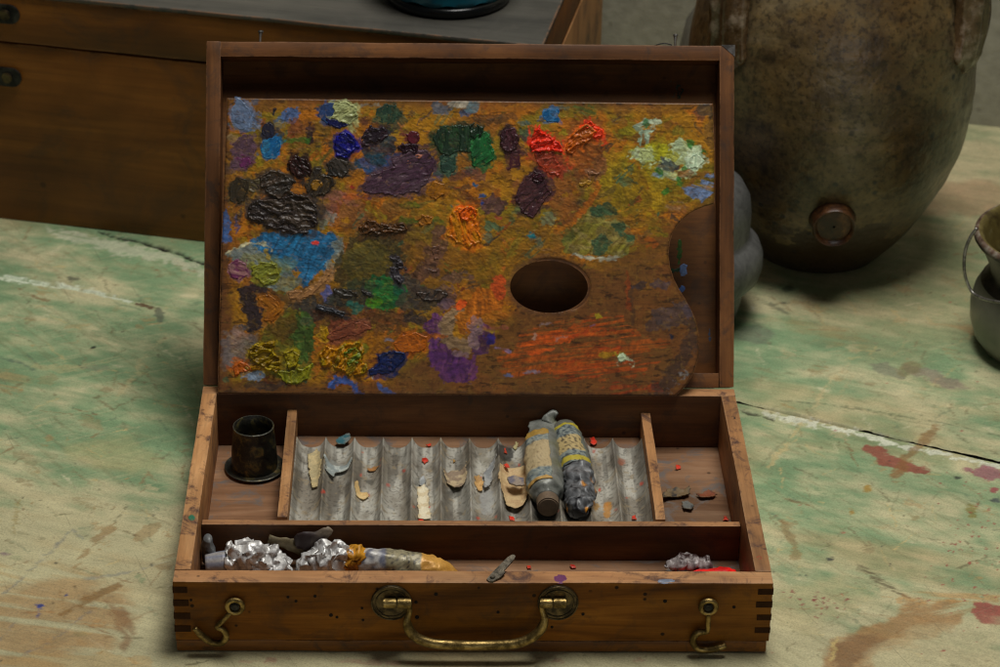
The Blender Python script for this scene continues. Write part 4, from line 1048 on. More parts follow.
def finish_palette():
  global P
  # darker, worn edge of the board
  ed = 1-sm(.0002, .0016+.002*0+.0022*fbm(u_*120, v_*120, 3, 5), np.abs(sdo.ravel())); cv.col = cv.col*(1-.45*ed[:, None])
  rim = 1-sm(0, .0035, np.abs(sdh.ravel()+.0008)); hc = lin((92, 60, 34), KP); cv.col = cv.col*(1-.6*rim[:, None])+hc*.6*rim[:, None]
  gr = sm(.64, .70, fbm(u_*160, v_*420, 4, 501))*.4+sm(.60, .68, fbm(u_*480, v_*520, 3, 502))*.6
  cv.col = cv.col*(1-np.clip(gr, 0, .7)*(.42))[:, None]
  lt = (sm(.62, .74, fbm(u_*420, v_*560, 3, 505))*.16)[:, None]; cv.col = cv.col*(1-lt)+lin((156, 120, 50), KP)*lt
  cv.col = cv.col*(1+.5*(fbm(u_*110, v_*240, 4, 506)-.5))[:, None]
  # relief: grain plus ridged paint
  rdg = 1-np.abs(2*fbm(u_*230+.8*v_*200, v_*300, 4, 35)-1)
  hh = .00012*(n3-.5)+  .00036*(fbm(u_*330, v_*380, 4, 33)-.5)*(1-bare)+.0004*np.clip(rdg-.72, 0, 1)*(1-bare)*2+.0004*(n2-.5)*(1-bare)
  # bevelled thumb hole
  hs = np.clip(1-(-sdh.ravel())/.0030, 0, 1)*np.clip(((u_-hcx)/.026+.45*(v_-hcy)/.017+.35), 0, 1)
  P[:, 1] -= hh; P[:, 1] += .0024*hs*hs
  P[:, 1] += .0007*(1-sm(0, .0008, -sdo.ravel()))
  idx = np.arange(nx*ny).reshape(nx, ny)
  F = np.stack([idx[:-1, :-1], idx[1:, :-1], idx[1:, 1:], idx[:-1, 1:]], -1).reshape(-1, 4)
  F = F[keep.ravel()[F].all(1)]; us, inv = np.unique(F, return_inverse=True)
  obj('painted_face', np_mesh('painted_face', P[us], inv.reshape(-1, 4), cv.col[us]), M['vc'], pal)


ps = Surf(pal, pal_uv, pal_xyz, KP)


def under(pts, c, c2):
    dx_, dy_ = random.uniform(-9, 9), random.uniform(-5, 7)
    cv.poly([(x+dx_, y+dy_) for x, y in pts], c, op=.7, edge=3, soft=.9, esc=300, tex=(math.degrees(math.atan2(-dy_, dx_)), 60, 560, .38, .52))
    mx = sum(p[0] for p in pts)/len(pts); my = sum(p[1] for p in pts)/len(pts)
    big = [(mx+(x-mx)*1.22+random.uniform(-1, 1), my+(y-my)*1.22+random.uniform(-1, 1)) for x, y in pts]
    cv.poly(big, c, op=.8, edge=3.5, soft=1.5, c2=c2, esc=200, tex=(random.uniform(0, 180), 60, 300, .3, .55))
    cv.poly([(mx+(x-mx)*1.03, my+(y-my)*1.03) for x, y in pts], c, op=.9, edge=1.2, soft=.8, c2=c2)


def D_(k, pts, c, c2=None, h=.0010, ridge=.5, dirn=None, label=None, edge=.0007):
    under(Q(k, pts), c, c2)
    dab(ps, Q(k, pts), c, c2, h, ridge, dirn=dirn, label=label, edge=edge)


def DE(k, cx, cy, rx, ry, c, c2=None, h=.0010, ridge=.5, rot=0, dirn=None, label=None):
    under(qe(k, cx, cy, rx, ry, rot), c, c2)
    dab(ps, qe(k, cx, cy, rx, ry, rot), c, c2, h, ridge, dirn=dirn, label=label, edge=.0007)


D_(1, [(118, 110), (135, 66), (150, 72), (185, 105), (200, 140), (190, 175), (150, 192), (122, 165)], (94, 110, 136), (84, 100, 128), .0010, .3, label='pale grey-blue dab of paint')
DE(1, 250, 188, 22, 32, (32, 32, 48), None, .0011, .5)
D_(1, [(225, 235), (255, 215), (290, 210), (298, 250), (280, 290), (240, 290), (228, 265)], (16, 84, 134), (40, 104, 140), .0009, .6)
D_(1, [(120, 250), (150, 205), (190, 200), (205, 250), (190, 300), (160, 328), (120, 322), (113, 285)], (84, 60, 74), (76, 54, 64), .0008, .3)
DE(1, 168, 305, 22, 16, (96, 38, 82), None, .0009, .5)
D_(1, [(440, 130), (460, 90), (495, 85), (500, 150), (470, 160)], (38, 62, 106), None, .0009, .4)
D_(1, [(470, 145), (520, 150), (550, 165), (520, 176), (480, 165)], (14, 18, 70), None, .0014, .6)
D_(1, [(490, 90), (540, 78), (578, 100), (582, 140), (555, 165), (520, 158), (485, 140), (500, 118)], (152, 156, 104), (136, 142, 96), .0017, .8, 30, 'pale green-cream dab of paint')
D_(1, [(655, 110), (690, 84), (725, 95), (740, 130), (715, 160), (680, 165), (652, 145)], (38, 62, 44), (32, 52, 40), .0009, .3)
D_(1, [(505, 210), (535, 188), (555, 195), (575, 225), (590, 250), (560, 262), (545, 288), (505, 285), (500, 250)], (14, 16, 116), (10, 12, 84), .0020, .8, label='thick ultramarine dab of paint')
D_(1, [(595, 215), (630, 170), (680, 180), (700, 205), (660, 225), (630, 250), (600, 245)], (34, 24, 32), (54, 36, 44), .0020, .9)
D_(1, [(735, 245), (775, 232), (805, 240), (800, 268), (750, 270)], (40, 18, 30), None, .0022, .8); DE(1, 790, 212, 24, 22, (78, 20, 32), None, .0014, .6)
D_(1, [(605, 410), (640, 350), (720, 320), (715, 290), (780, 262), (840, 258), (868, 300), (860, 345), (810, 415), (760, 420), (720, 428), (680, 415), (640, 425)], (76, 56, 66), (60, 38, 52), .0014, .6, 20, 'large muted mauve smear of paint')
DE(1, 806, 283, 13, 11, (152, 96, 76), None, .0022, .6)
D_(1, [(860, 215), (890, 175), (960, 165), (1000, 170), (1003, 265), (950, 262), (925, 282), (885, 268)], (36, 62, 36), (24, 42, 28), .0014, .7); D_(1, [(890, 280), (945, 275), (948, 330), (925, 350), (895, 335)], (36, 60, 48), (60, 84, 66), .0012, .6)
D_(1, [(322, 310), (350, 280), (395, 290), (418, 330), (405, 360), (370, 362), (335, 345)], (48, 22, 16), (34, 16, 14), .0022, .9)
D_(1, [(470, 310), (500, 290), (545, 300), (558, 335), (530, 365), (480, 350)], (38, 36, 32), (52, 46, 40), .0016, .8)
D_(1, [(108, 400), (140, 362), (178, 368), (182, 400), (165, 450), (130, 458), (108, 435)], (48, 40, 26), None, .0012, .4)
D_(1, [(178, 375), (220, 368), (228, 400), (215, 420), (180, 408)], (86, 76, 50), (60, 52, 38), .0014, .6)
D_(1, [(222, 360), (260, 335), (320, 345), (350, 375), (330, 400), (350, 430), (310, 450), (260, 425), (225, 395)], (50, 44, 38), (64, 52, 42), .0022, 1., 30)
D_(1, [(388, 390), (420, 350), (425, 320), (445, 330), (450, 345), (490, 360), (496, 385), (465, 420), (420, 432), (395, 415)], (56, 46, 32), (40, 34, 28), .0016, .7); DE(1, 432, 388, 24, 24, (122, 86, 20), None, .0020, .5)
D_(1, [(175, 480), (200, 450), (240, 445), (290, 440), (340, 425), (400, 430), (435, 470), (432, 530), (400, 562), (350, 570), (300, 560), (250, 545), (215, 520), (180, 512)], (44, 36, 34), (60, 50, 42), .0024, 1., -12, 'broad ridged black-brown mound of paint')
D_(1, [(840, 400), (870, 375), (905, 388), (910, 425), (870, 440), (838, 425)], (146, 92, 12), (124, 76, 10), .0012, .7)
D_(1, [(808, 515), (825, 500), (860, 508), (850, 530), (820, 540)], (150, 94, 20), None, .0018, .8)
D_(1, [(925, 500), (955, 470), (1000, 466), (1030, 480), (1030, 560), (1040, 600), (1000, 620), (950, 600), (915, 575), (925, 540)], (176, 112, 10), (186, 98, 8), .0020, .9, label='thick orange-yellow dab of paint'); DE(1, 988, 495, 32, 26, (204, 88, 8), None, .0030, .8)
D_(1, [(590, 545), (620, 515), (660, 530), (700, 540), (750, 530), (765, 550), (700, 565), (640, 560), (600, 575)], (86, 54, 24), (64, 42, 22), .0022, 1., 0)
D_(3, [(105, 165), (140, 148), (175, 165), (180, 205), (145, 225), (108, 205)], (98, 42, 76), (128, 90, 90), .0012, .6)
D_(3, [(190, 175), (230, 155), (280, 165), (300, 200), (280, 230), (240, 240), (200, 215)], (124, 124, 34), (108, 112, 36), .0016, .8, 30)
D_(3, [(325, 268), (355, 258), (385, 268), (420, 250), (470, 185), (486, 180), (470, 225), (420, 275), (375, 295), (335, 290)], (152, 110, 66), (132, 94, 56), .0011, .6)
D_(3, [(210, 285), (250, 275), (300, 310), (305, 340), (265, 380), (235, 372), (245, 330), (215, 310)], (150, 92, 18), (130, 76, 14), .0013, .7)
D_(3, [(705, 140), (730, 132), (755, 160), (760, 182), (735, 175)], (62, 58, 62), (44, 38, 42), .0022, .9); D_(3, [(705, 175), (730, 180), (750, 210), (745, 240), (715, 220)], (58, 54, 60), None, .0020, .9)
D_(3, [(490, 255), (560, 262), (590, 278), (560, 288), (500, 280)], (54, 50, 42), (38, 36, 34), .0018, 1., -20); D_(3, [(600, 262), (635, 268), (638, 284), (605, 278)], (48, 46, 44), None, .0020, .8)
D_(3, [(425, 315), (470, 320), (540, 345), (530, 358), (470, 340), (430, 330)], (44, 46, 52), (60, 56, 52), .0020, 1., -15); D_(3, [(800, 270), (880, 260), (915, 275), (880, 300), (830, 300)], (66, 52, 42), (48, 42, 38), .0016, .9)
D_(3, [(600, 30), (650, 15), (720, 25), (755, 40), (700, 55), (640, 48), (610, 60)], (84, 56, 24), (60, 42, 22), .0020, 1., 5)
D_(3, [(860, 105), (885, 95), (885, 145), (865, 150)], (98, 66, 48), None, .0015, .7); D_(3, [(835, 180), (885, 178), (880, 198), (845, 196)], (92, 64, 50), None, .0014, .7)
D_(3, [(180, 490), (205, 462), (250, 455), (275, 450), (270, 490), (300, 520), (290, 560), (250, 558), (215, 535), (190, 520)], (154, 130, 8), (112, 88, 8), .0032, 1.2, 15, 'ridged acid-yellow mound of paint')
D_(3, [(310, 490), (345, 478), (368, 500), (360, 540), (330, 548), (312, 520)], (140, 128, 14), (124, 110, 12), .0022, 1., 70); D_(3, [(270, 555), (330, 560), (390, 545), (415, 535), (405, 580), (365, 610), (320, 600)], (128, 126, 20), (104, 108, 22), .0018, .9)
D_(3, [(122, 545), (150, 525), (178, 535), (190, 555), (150, 560), (130, 580)], (176, 88, 18), None, .0016, .7); D_(3, [(150, 545), (210, 540), (240, 555), (170, 558)], (150, 108, 14), None, .0018, .8)
D_(3, [(470, 430), (500, 400), (560, 375), (610, 378), (635, 400), (590, 425), (520, 440), (480, 448)], (110, 56, 34), (126, 70, 44), .0013, .5, 10)
D_(3, [(438, 500), (470, 470), (500, 480), (540, 460), (590, 450), (610, 480), (595, 520), (625, 555), (600, 572), (550, 580), (535, 560), (490, 545), (450, 540)], (166, 112, 8), (126, 104, 10), .0028, 1.2, 60, 'ridged deep-yellow mound of paint')
D_(3, [(535, 490), (575, 470), (600, 490), (590, 525), (555, 540), (535, 520)], (84, 104, 20), (120, 116, 20), .0030, 1.1, 30); D_(3, [(448, 405), (470, 398), (475, 425), (465, 448), (450, 440)], (172, 132, 16), None, .0016, .6)
D_(3, [(715, 455), (750, 425), (800, 418), (838, 435), (835, 480), (790, 495), (745, 490), (722, 475)], (168, 86, 8), (150, 78, 8), .0011, .6, 10, 'smooth orange disc of paint')
D_(3, [(622, 555), (665, 530), (660, 500), (700, 485), (760, 492), (758, 515), (730, 545), (700, 568), (660, 565), (630, 575)], (16, 32, 82), (12, 24, 62), .0013, .6, 0, 'dark navy dab of paint')
D_(2, [(0, 165), (20, 158), (50, 175), (40, 200), (20, 215), (2, 205)], (24, 44, 28), None, .0020, .8)
D_(2, [(-4, 220), (40, 190), (70, 200), (80, 240), (90, 290), (60, 315), (35, 326), (8, 315)], (28, 92, 44), (22, 70, 36), .0015, .7, 60, 'emerald green dab of paint')
D_(2, [(108, 205), (135, 178), (165, 180), (180, 215), (175, 250), (140, 268), (112, 240)], (64, 34, 40), (44, 24, 30), .0022, .9); D_(2, [(150, 255), (185, 258), (190, 320), (140, 332), (150, 300)], (66, 30, 36), None, .0009, .4)
D_(2, [(190, 385), (215, 360), (238, 335), (265, 345), (280, 375), (296, 420), (265, 460), (250, 490), (232, 512), (190, 495), (185, 465), (163, 435)], (70, 40, 42), (54, 28, 34), .0016, .8, 35, 'maroon dab of paint with a ridge'); DE(2, 252, 362, 22, 14, (50, 16, 26), None, .0028, .8)
D_(2, [(226, 235), (236, 190), (255, 172), (268, 190), (300, 208), (335, 235), (345, 268), (318, 262), (290, 258), (262, 262), (232, 262)], (212, 46, 16), (190, 36, 14), .0028, 1.1, 15, 'thick vermilion dab of paint'); D_(2, [(232, 262), (262, 268), (310, 275), (342, 330), (335, 358), (290, 345), (250, 315)], (152, 54, 26), (126, 48, 28), .0014, .9, 30)
D_(2, [(352, 250), (365, 215), (395, 180), (440, 165), (470, 195), (440, 225), (415, 240), (380, 272), (362, 262)], (182, 88, 16), (150, 78, 22), .0028, 1.1, 40, 'lumpy orange dab of paint'); D_(2, [(425, 170), (445, 150), (460, 172), (490, 182), (488, 200), (465, 216), (455, 195)], (222, 58, 18), None, .0024, .9)
D_(2, [(268, 112), (300, 108), (330, 112), (326, 154), (285, 155), (268, 145)], (16, 82, 132), (40, 96, 140), .0010, .5)
DE(4, 560, 510, 13, 14, (186, 204, 166), None, .0014, .5)
D_(2, [(800, 290), (840, 270), (866, 300), (845, 330), (810, 325)], (190, 206, 174), (160, 180, 150), .0010, .6); D_(2, [(630, 255), (665, 262), (672, 290), (640, 300)], (160, 170, 110), None, .0009, .6)
D_(2, [(425, 330), (470, 345), (490, 330), (480, 350), (440, 352)], (130, 90, 60), None, .0014, .8, 20); D_(2, [(405, 385), (440, 372), (448, 380), (412, 395)], (150, 110, 30), None, .0014, .8)
D_(2, [(-2, 480), (14, 478), (18, 500), (10, 512), (-2, 512)], (206, 110, 10), None, .0020, .8)

finish_palette()
# paint smears on the lid panel seen through the thumb notch
ls = Surf(lid, lambda px, py: tuple(lid_pt(px, py, .0225)[[0, 2]]), lambda u, v, n: np.stack([u, .0224-n, v], 1), 2.4)
for pts, c_ in ((qe(4, 775, 118, 10, 46), (40, 62, 22)), (qe(4, 757, 186, 16, 10), (22, 44, 24)), (qe(4, 790, 182, 12, 16), (78, 96, 130)), (qe(4, 785, 256, 7, 8), (60, 84, 130)), (qe(4, 888, 425, 6, 28), (50, 56, 70)), (qe(2, 752, 30, 16, 34), (60, 62, 50)), (qe(2, 775, 40, 10, 26), (24, 40, 26))):
    dab(ls, pts, c_, None, .0005, .3, 'paint_smear')
# smears on the rails and walls of the box
fs_ = Surf(box, lambda px, py: tuple(onz(px, py, H)[:2]), lambda u, v, n: np.stack([u, v, H+.00035+n], 1), 2.2)
for x, y, rx, ry, c_ in [(193, 494, 3, 1.6, (30, 100, 66)), (192, 518, 3.2, 3, (36, 90, 66)), (560, 578.5, 6, 3.4, (86, 40, 76)), (667, 581, 8, 1.5, (96, 104, 120)), (759, 558, 2.8, 2, (120, 40, 24)), (733, 418, 2, 2, (30, 24, 22))]:
    dab(fs_, ell(x, y, rx, ry), c_, None, .0004, .3, 'paint_smear', edge=.0004)

# ================================================================== things in the box
FZ = .0103


def loft(secs, n=28, seed=0, crumple=0, cfun=None, ang=(0, 2*PI), out=0, res=4, freq=160):
    """secs: (centre, half width, half thickness, roll deg, squareness); lofted along; closed unless ang is partial"""
    S_ = spline([tuple(c)+(w_, t_, r_) for c, w_, t_, r_ in secs], res)
    m = len(S_); V = []; C_ = []; full = abs(ang[1]-ang[0]-2*PI) < 1e-6
    cnt = n if full else n+1
    for i, q in enumerate(S_):
        c_ = Vector(q[:3]); a = Vector(S_[max(i-1, 0)][:3]); b = Vector(S_[min(i+1, m-1)][:3]); t = (b-a).normalized()
        s_ = t.cross(Vector((0, 0, 1))).normalized(); up = s_.cross(t)
        R_ = Matrix.Rotation(math.radians(q[5]), 3, t); s_ = R_ @ s_; up = R_ @ up
        for j in range(cnt):
            th = ang[0]+(ang[1]-ang[0])*j/n
            p = c_+s_*(max(q[3], .0002)+out)*math.cos(th)+up*(max(q[4], .0002)+out)*math.sin(th)
            if crumple:
                nv = mnoise.noise_vector(p*freq+Vector((seed, 0, 0)))+.5*mnoise.noise_vector(p*freq*2.3+Vector((0, seed, 0)))
                ri = 1-abs(mnoise.noise(p*freq*1.3+Vector((0, 0, seed))))*2
                p = p+nv*crumple+((p-c_).normalized() if (p-c_).length > 0 else Vector((0, 0, 1)))*crumple*ri*.5
            V.append(p); C_.append(cfun(i/(m-1), th, p) if cfun else (.3, .3, .3))
    F = []
    for i in range(m-1):
        for j in range(cnt if full else cnt-1):
            k = (j+1) % cnt; F.append((i*cnt+j, (i+1)*cnt+j, (i+1)*cnt+k, i*cnt+k))
    me = np_mesh('loft', V, F, np.array(C_))
    if crumple > .02: me.polygons.foreach_set('use_smooth', np.zeros(len(me.polygons), bool))
    if full:
        bm = bmesh.new(); bm.from_mesh(me); bm.verts.ensure_lookup_table()
        bm.faces.new([bm.verts[j] for j in range(cnt)]); bm.faces.new([bm.verts[(m-1)*cnt+j] for j in range(cnt)][::-1])
        bmesh.ops.recalc_face_normals(bm, faces=bm.faces)
        for f in bm.faces: f.smooth = True
        bm.to_mesh(me); bm.free()
    return me


def solid(o, t, off=0):
    m_ = o.modifiers.new('thick', 'SOLIDIFY'); m_.thickness = t; m_.offset = off; return o


def nz(p, f, s=0): return .5+.5*mnoise.noise(Vector(p)*f+Vector((s, s*1.7, 0)))


def L3(c, k=1.): return tuple(lin(c, k))


def mixc(a, b, t): t = max(0, min(1, t)); return tuple(x*(1-t)+y*t for x, y in zip(a, b))


# dipper cup
cup = empty('dipper_cup', (-.1437, .1935, FZ), 0, 'small dark tapered metal dipper cup standing in the left compartment', 'cup')
V_, F_ = lathe([(.001, .0002), (.0170, .0002), (.0205, .0014), (.0212, .0026), (.0206, .0030), (.0180, .0022), (.0160, .0024), (.0163, .0045), (.0160, .014), (.0151, .024), (.0143, .0335), (.0145, .0345), (.0139, .0350), (.0133, .0343), (.0138, .024), (.0148, .012), (.0150, .005), (.001, .0045)], 64, wob=.02)
w = NT('cup_metal'); n1 = w.noise(w.coord((130,)*3), 1, 7, .7, .5); n2 = w.noise(w.coord((500,)*3), 1, 3)
c = w.ramp(n1, [(.35, (.016, .016, .012)), (.52, (.040, .038, .028)), (.60, (.13, .11, .04)), (.68, (.24, .15, .05))])
e_ = w.edge(.001); c = w.mix(w.ramp(e_, [(.05, 0), (.3, .75)]), c, (.22, .22, .17))
cm = w.set(c, .42, .35, w.bump(n2, .0006, .5, w.bump(n1, .001, .5)))
V_ = V_*np.array([.95, .95, .97])
obj('cup_body', np_mesh('cup', V_, F_), cm, cup, 50)

# foil/dust lumps behind the cup are flat dirt: paint grime on the floor as dabs
gs = Surf(box, lambda px, py: tuple(onz(px, py, FZ)[:2]), lambda u, v, n: np.stack([u, v, FZ-.0001+n], 1), 1.9)
for pts, c_, c2 in [([(218, 440), (232, 446), (228, 468), (222, 486), (214, 484), (214, 460)], (96, 84, 74), (120, 112, 104)), ([(243, 490), (262, 488), (256, 500), (242, 510), (236, 502)], (92, 78, 66), (104, 88, 74)), ([(672, 450), (700, 448), (690, 462), (668, 470)], (104, 92, 82), None), ([(690, 470), (718, 476), (712, 486), (694, 482)], (86, 74, 66), None)]:
    dab(gs, pts, c_, c2, .00035, .3, 'dust_smear', edge=.002)

# --- tube A (grey, capped)
rr = random.Random(3)
lead = L3((112, 114, 108), 1.6); lead2 = L3((78, 80, 74), 1.5)


def tubeA_col(t, th, p):
    c = mixc(lead, lead2, (nz(p, 180, 1)-.35)*2); c = mixc(c, L3((96, 96, 60), 1.5), (nz(p, 90, 5)-.5)*2.2 if t < .8 else 0); return c


ta_ = empty('paint_tube', (.050, .160, FZ), 0, 'fat dented grey paint tube with torn cream label and round brown cap', 'paint tube', 'paint tubes')
o0 = np.array([.050, .160, FZ])


def rel(p): return tuple(np.array(p)-o0)


secA = [(rel((.0500, .2205, .0330)), .0085, .0007, 6), (rel((.0495, .2110, .0325)), .0092, .0022, 4), (rel((.0490, .2000, .0320)), .0103, .0055, 0), (rel((.0487, .1850, .0315)), .0112, .0085, 0), (rel((.0485, .1650, .0310)), .0118, .0100, 0), (rel((.0487, .1450, .0308)), .0119, .0106, 0), (rel((.0490, .1330, .0308)), .0112, .0104, 0), (rel((.0492, .1290, .0308)), .0075, .0072, 0), (rel((.0493, .1262, .0308)), .0058, .0058, 0)]
obj('tube_body', loft(secA, 40, 3, .0011, tubeA_col, freq=120), M['tubevc'], ta_)
bm = bmesh.new(); cyl(bm, rel((.0495, .1205, .0300)), .0074, .0090, 'Y', 28, .0070, .0008)
obj('cap', bm, matte('cap_brown', (.20, .14, .09), .6, 260), ta_, 35)
bm = tube_mesh([rel((.0494, .1264, .0306)), rel((.0494, .1240, .0304))], .0062, 24); obj('neck', bm, M['steel'], ta_, 40)


def labA(t, th, p):
    c = L3((158, 142, 108), 1.6); v = (t-.0); s = p.x*1000
    if t < .13: c = L3((148, 118, 54), 1.5)
    elif t < .30 or t > .72:
        k = nz((p.x*2.2, p.y*9, 0), 190, 3); c = mixc(L3((128, 134, 126), 1.5), L3((78, 92, 98), 1.4), (k-.42)*4)
    else:
        k = nz((p.x*4, p.y*9, 0), 200, 8); c = mixc(c, L3((104, 86, 66), 1.4), (k-.62)*4)
    if t > .93: c = L3((164, 130, 70), 1.6)
    return mixc(c, L3((70, 60, 44), 1.3), (nz(p, 260, 9)-.72)*4)


solid(obj('label', loft(secA[2:7], 30, 3, .0011, labA, (-.0*PI+.15, PI*.60), .0005, 10, 120), M['flake'], ta_), .0003)
obj('crimp', loft([(rel((.0530, .2150, .0345)), .0045, .0010, 20), (rel((.0548, .2180, .0370)), .0036, .0012, 40), (rel((.0570, .2200, .0385)), .0028, .0014, 50), (rel((.0590, .2185, .0380)), .0020, .0014, 60)], 14, 6, .0006, tubeA_col), M['tubevc'], ta_)

# --- tube B (labelled, crushed)
o0 = np.array([.0695, .160, FZ])
tb_ = empty('paint_tube', tuple(o0), 0, 'slimmer paint tube with yellow banded label, its lower end crushed and smeared orange', 'paint tube', 'paint tubes')


def tubeB_col(t, th, p):
    c = mixc(L3((96, 98, 98), 1.4), L3((44, 44, 46), 1.3), (nz(p, 260, 1)-.4)*3)
    if t < .55: c = mixc(L3((88, 84, 74), 1.4), L3((112, 114, 104), 1.4), nz(p, 150, 4))
    if t > .62: c = mixc(c, L3((20, 20, 20)), (t-.72)*3); c = mixc(c, L3((178, 118, 14), 1.7), (nz(p, 190, 12)-.56)*12)
    return c


secB = [(rel((.0640, .2165, .0300)), .0050, .0045, 0), (rel((.0642, .2140, .0305)), .0074, .0062, 0), (rel((.0650, .2080, .0308)), .0084, .0074, 0), (rel((.0665, .1950, .0308)), .0092, .0080, 0), (rel((.0685, .1750, .0305)), .0098, .0085, 0), (rel((.0700, .1580, .0303)), .0098, .0085, 0), (rel((.0705, .1450, .0300)), .0095, .0080, 0), (rel((.0705, .1320, .0298)), .0090, .0078, 0), (rel((.0702, .1200, .0285)), .0078, .0068, 0), (rel((.0698, .1130, .0270)), .0050, .0045, 0)]
obj('tube_body', loft(secB[:6], 36, 9, .0009, tubeB_col, freq=140), M['tubevc'], tb_)


def crush(t, th, p):
    c = mixc(L3((104, 106, 108), 1.5), L3((34, 34, 36), 1.2), (nz(p, 330, 2)-.5)*3+t*.6)
    return mixc(c, L3((184, 120, 12), 1.8), (nz(p, 170, 14)-.67)*14)


obj('crushed_end', loft(secB[5:], 40, 9, .0028, crush, res=9, freq=150), M['tubevc'], tb_)


def labB(t, th, p):
    c = L3((160, 142, 98), 1.6)
    k = nz((p.x*2.2, p.y*9, 0), 190, 13)
    if t < .10 or .84 < t < .97: c = L3((160, 146, 48), 1.5)
    elif t < .40 or t > .72: c = mixc(L3((120, 128, 122), 1.5), L3((50, 62, 72), 1.3), (k-.45)*7)
    else: c = mixc(c, L3((70, 62, 50), 1.4), (k-.56)*9)
    if th > PI*.72 and .12 < t < .84: c = L3((92, 96, 88), 1.5)
    return mixc(c, L3((60, 52, 40), 1.3), (nz(p, 260, 19)-.72)*4)


solid(obj('label', loft(secB[2:6], 30, 9, .0009, labB, (0.05, PI*.92), .0005, 12, 140), M['flake'], tb_), .0003)


# --- generic flake
def flake(name, pts, z0, c, c2, label, cat, group, curl=.0012, lift=.0006, thick=.0005, res=.0005, on_tray=True, fold=None, K=1.7, mat='flake', rough_e=.0009):
    z = z0
    q = [tuple(onz(x, y, z)[:2]) for x, y in pts]; sd_ = seed_of(pts)
    cx = sum(p[0] for p in q)/len(q); cy = sum(p[1] for p in q)/len(q)
    x0 = min(p[0] for p in q)-.001; x1 = max(p[0] for p in q)+.001; y0 = min(p[1] for p in q)-.001; y1 = max(p[1] for p in q)+.001
    nx = max(8, int((x1-x0)/res)); ny = max(8, int((y1-y0)/res))
    U, V = np.meshgrid(np.linspace(x0, x1, nx), np.linspace(y0, y1, ny), indexing='ij')
    d = sd_poly(U, V, q)+rough_e*2.6*(fbm(U*260, V*260, 4, sd_)-.5)
    rx = (x1-x0)/2; ry = (y1-y0)/2
    rr_ = ((U-cx)/rx)**2*.6+((V-cy)/ry)**2
    Z = lift+curl*rr_+.0011*(fbm(U*190, V*190, 3, sd_+4)-.5)+.0006*(fbm(U*480, V*480, 3, sd_+5)-.5)
    base = tray_z(U)*.55+.45*(tray_z(np.array(cx))) if on_tray else np.full(U.shape, z0)
    if on_tray: Z = np.maximum(Z+base, tray_z(U)+.0004)
    else: Z = np.maximum(Z, .0003)+base
    m = sm(.42, .6, fbm(U*260, V*260, 4, sd_+6))[..., None]; C = lin(c, K)*(1-m)+lin(c2 or c, K)*m
    ed = (sm(-.0012, 0, d)*.35)[..., None]; C = C*(1-ed)+lin((110, 92, 60), K)*ed
    keep = d < 0
    idx = np.arange(nx*ny).reshape(nx, ny)
    F = np.stack([idx[:-1, :-1], idx[1:, :-1], idx[1:, 1:], idx[:-1, 1:]], -1).reshape(-1, 4)
    F = F[keep.ravel()[F].all(1)]
    if not len(F): return None
    us, inv = np.unique(F, return_inverse=True)
    P = np.stack([U.ravel()-cx, V.ravel()-cy, Z.ravel()-z0], 1)
    me = np_mesh(name, P[us], inv.reshape(-1, 4), C.reshape(-1, 3)[us])
    o = obj(name, me, M[mat]); o.location = (cx, cy, z0); solid(o, thick, 1)
    return tag(o, label, cat, group)


G1 = 'flakes of dried paint in the tray'
flake('label_scrap', [(499, 470), (507, 470), (522, 469), (527, 470), (527, 486), (529, 498), (524, 508), (515, 511), (506, 508), (502, 497), (498, 484)], .0215, (160, 134, 98), (170, 148, 110), 'curled cream scrap of torn label lying left of the two tubes', 'label scrap', None, .0022, .0020, .0004)
flake('metal_scrap', [(507, 481), (514, 478), (524, 481), (525, 488), (516, 489), (509, 486)], .0268, (92, 88, 96), (128, 116, 104), 'small dark metal scrap lying on the curled cream label', 'metal scrap', None, .0003, .0014, .0012, on_tray=False)
flake('paint_flake', [(308, 455), (314, 452), (317, 449), (320, 455), (322, 466), (321, 478), (318, 486), (319, 490), (312, 489), (309, 478), (308, 466)], .0200, (150, 138, 104), (168, 152, 112), 'long ragged cream flake in the leftmost channel of the tray', 'paint flake', G1)
flake('paint_flake', [(417, 489), (424, 485), (428, 490), (430, 505), (432, 520), (418, 520), (417, 508)], .0200, (184, 176, 152), (170, 156, 126), 'largest white-cream flake, touching the front edge of the tray', 'paint flake', G1, K=1.9)
flake('paint_flake', [(354, 487), (357, 484), (361, 492), (368, 492), (370, 497), (364, 501), (356, 499)], .0200, (178, 150, 100), (188, 164, 116), 'hooked tan flake in the third channel from the left', 'paint flake', G1)
flake('paint_flake', [(368, 469), (374, 467), (378, 469), (374, 472), (368, 472)], .0200, (140, 98, 54), None, 'small brown flake just above the hooked tan flake', 'paint flake', G1)
flake('paint_flake', [(419, 479), (424, 477), (427, 482), (423, 487), (418, 486)], .0200, (146, 150, 150), (120, 124, 124), 'small grey-white flake above the largest white-cream flake', 'paint flake', G1)
flake('plastic_scrap', [(323, 459), (332, 465), (345, 466), (352, 460), (350, 456), (353, 464), (347, 470), (336, 472), (334, 478), (326, 474)], .0220, (118, 126, 124), (150, 156, 150), 'wrinkled translucent grey scrap straddling a ridge at the left of the tray', 'plastic scrap', None, .0012, .0025, .0004)
flake('foil_scrap', [(335, 441), (341, 437), (350, 436), (351, 441), (345, 446), (337, 446)], .0210, (100, 112, 110), (40, 84, 92), 'small grey and teal foil scrap at the back edge of the tray', 'foil scrap', None, .0016, .0022, .0006, on_tray=True)
flake('paint_flake', [(441, 468), (446, 474), (452, 470), (460, 471), (467, 467), (467, 480), (463, 489), (454, 491), (447, 485)], .0205, (120, 104, 86), (158, 142, 112), 'curled cup-shaped brown and cream flake in the sixth channel', 'paint flake', G1, .0030)
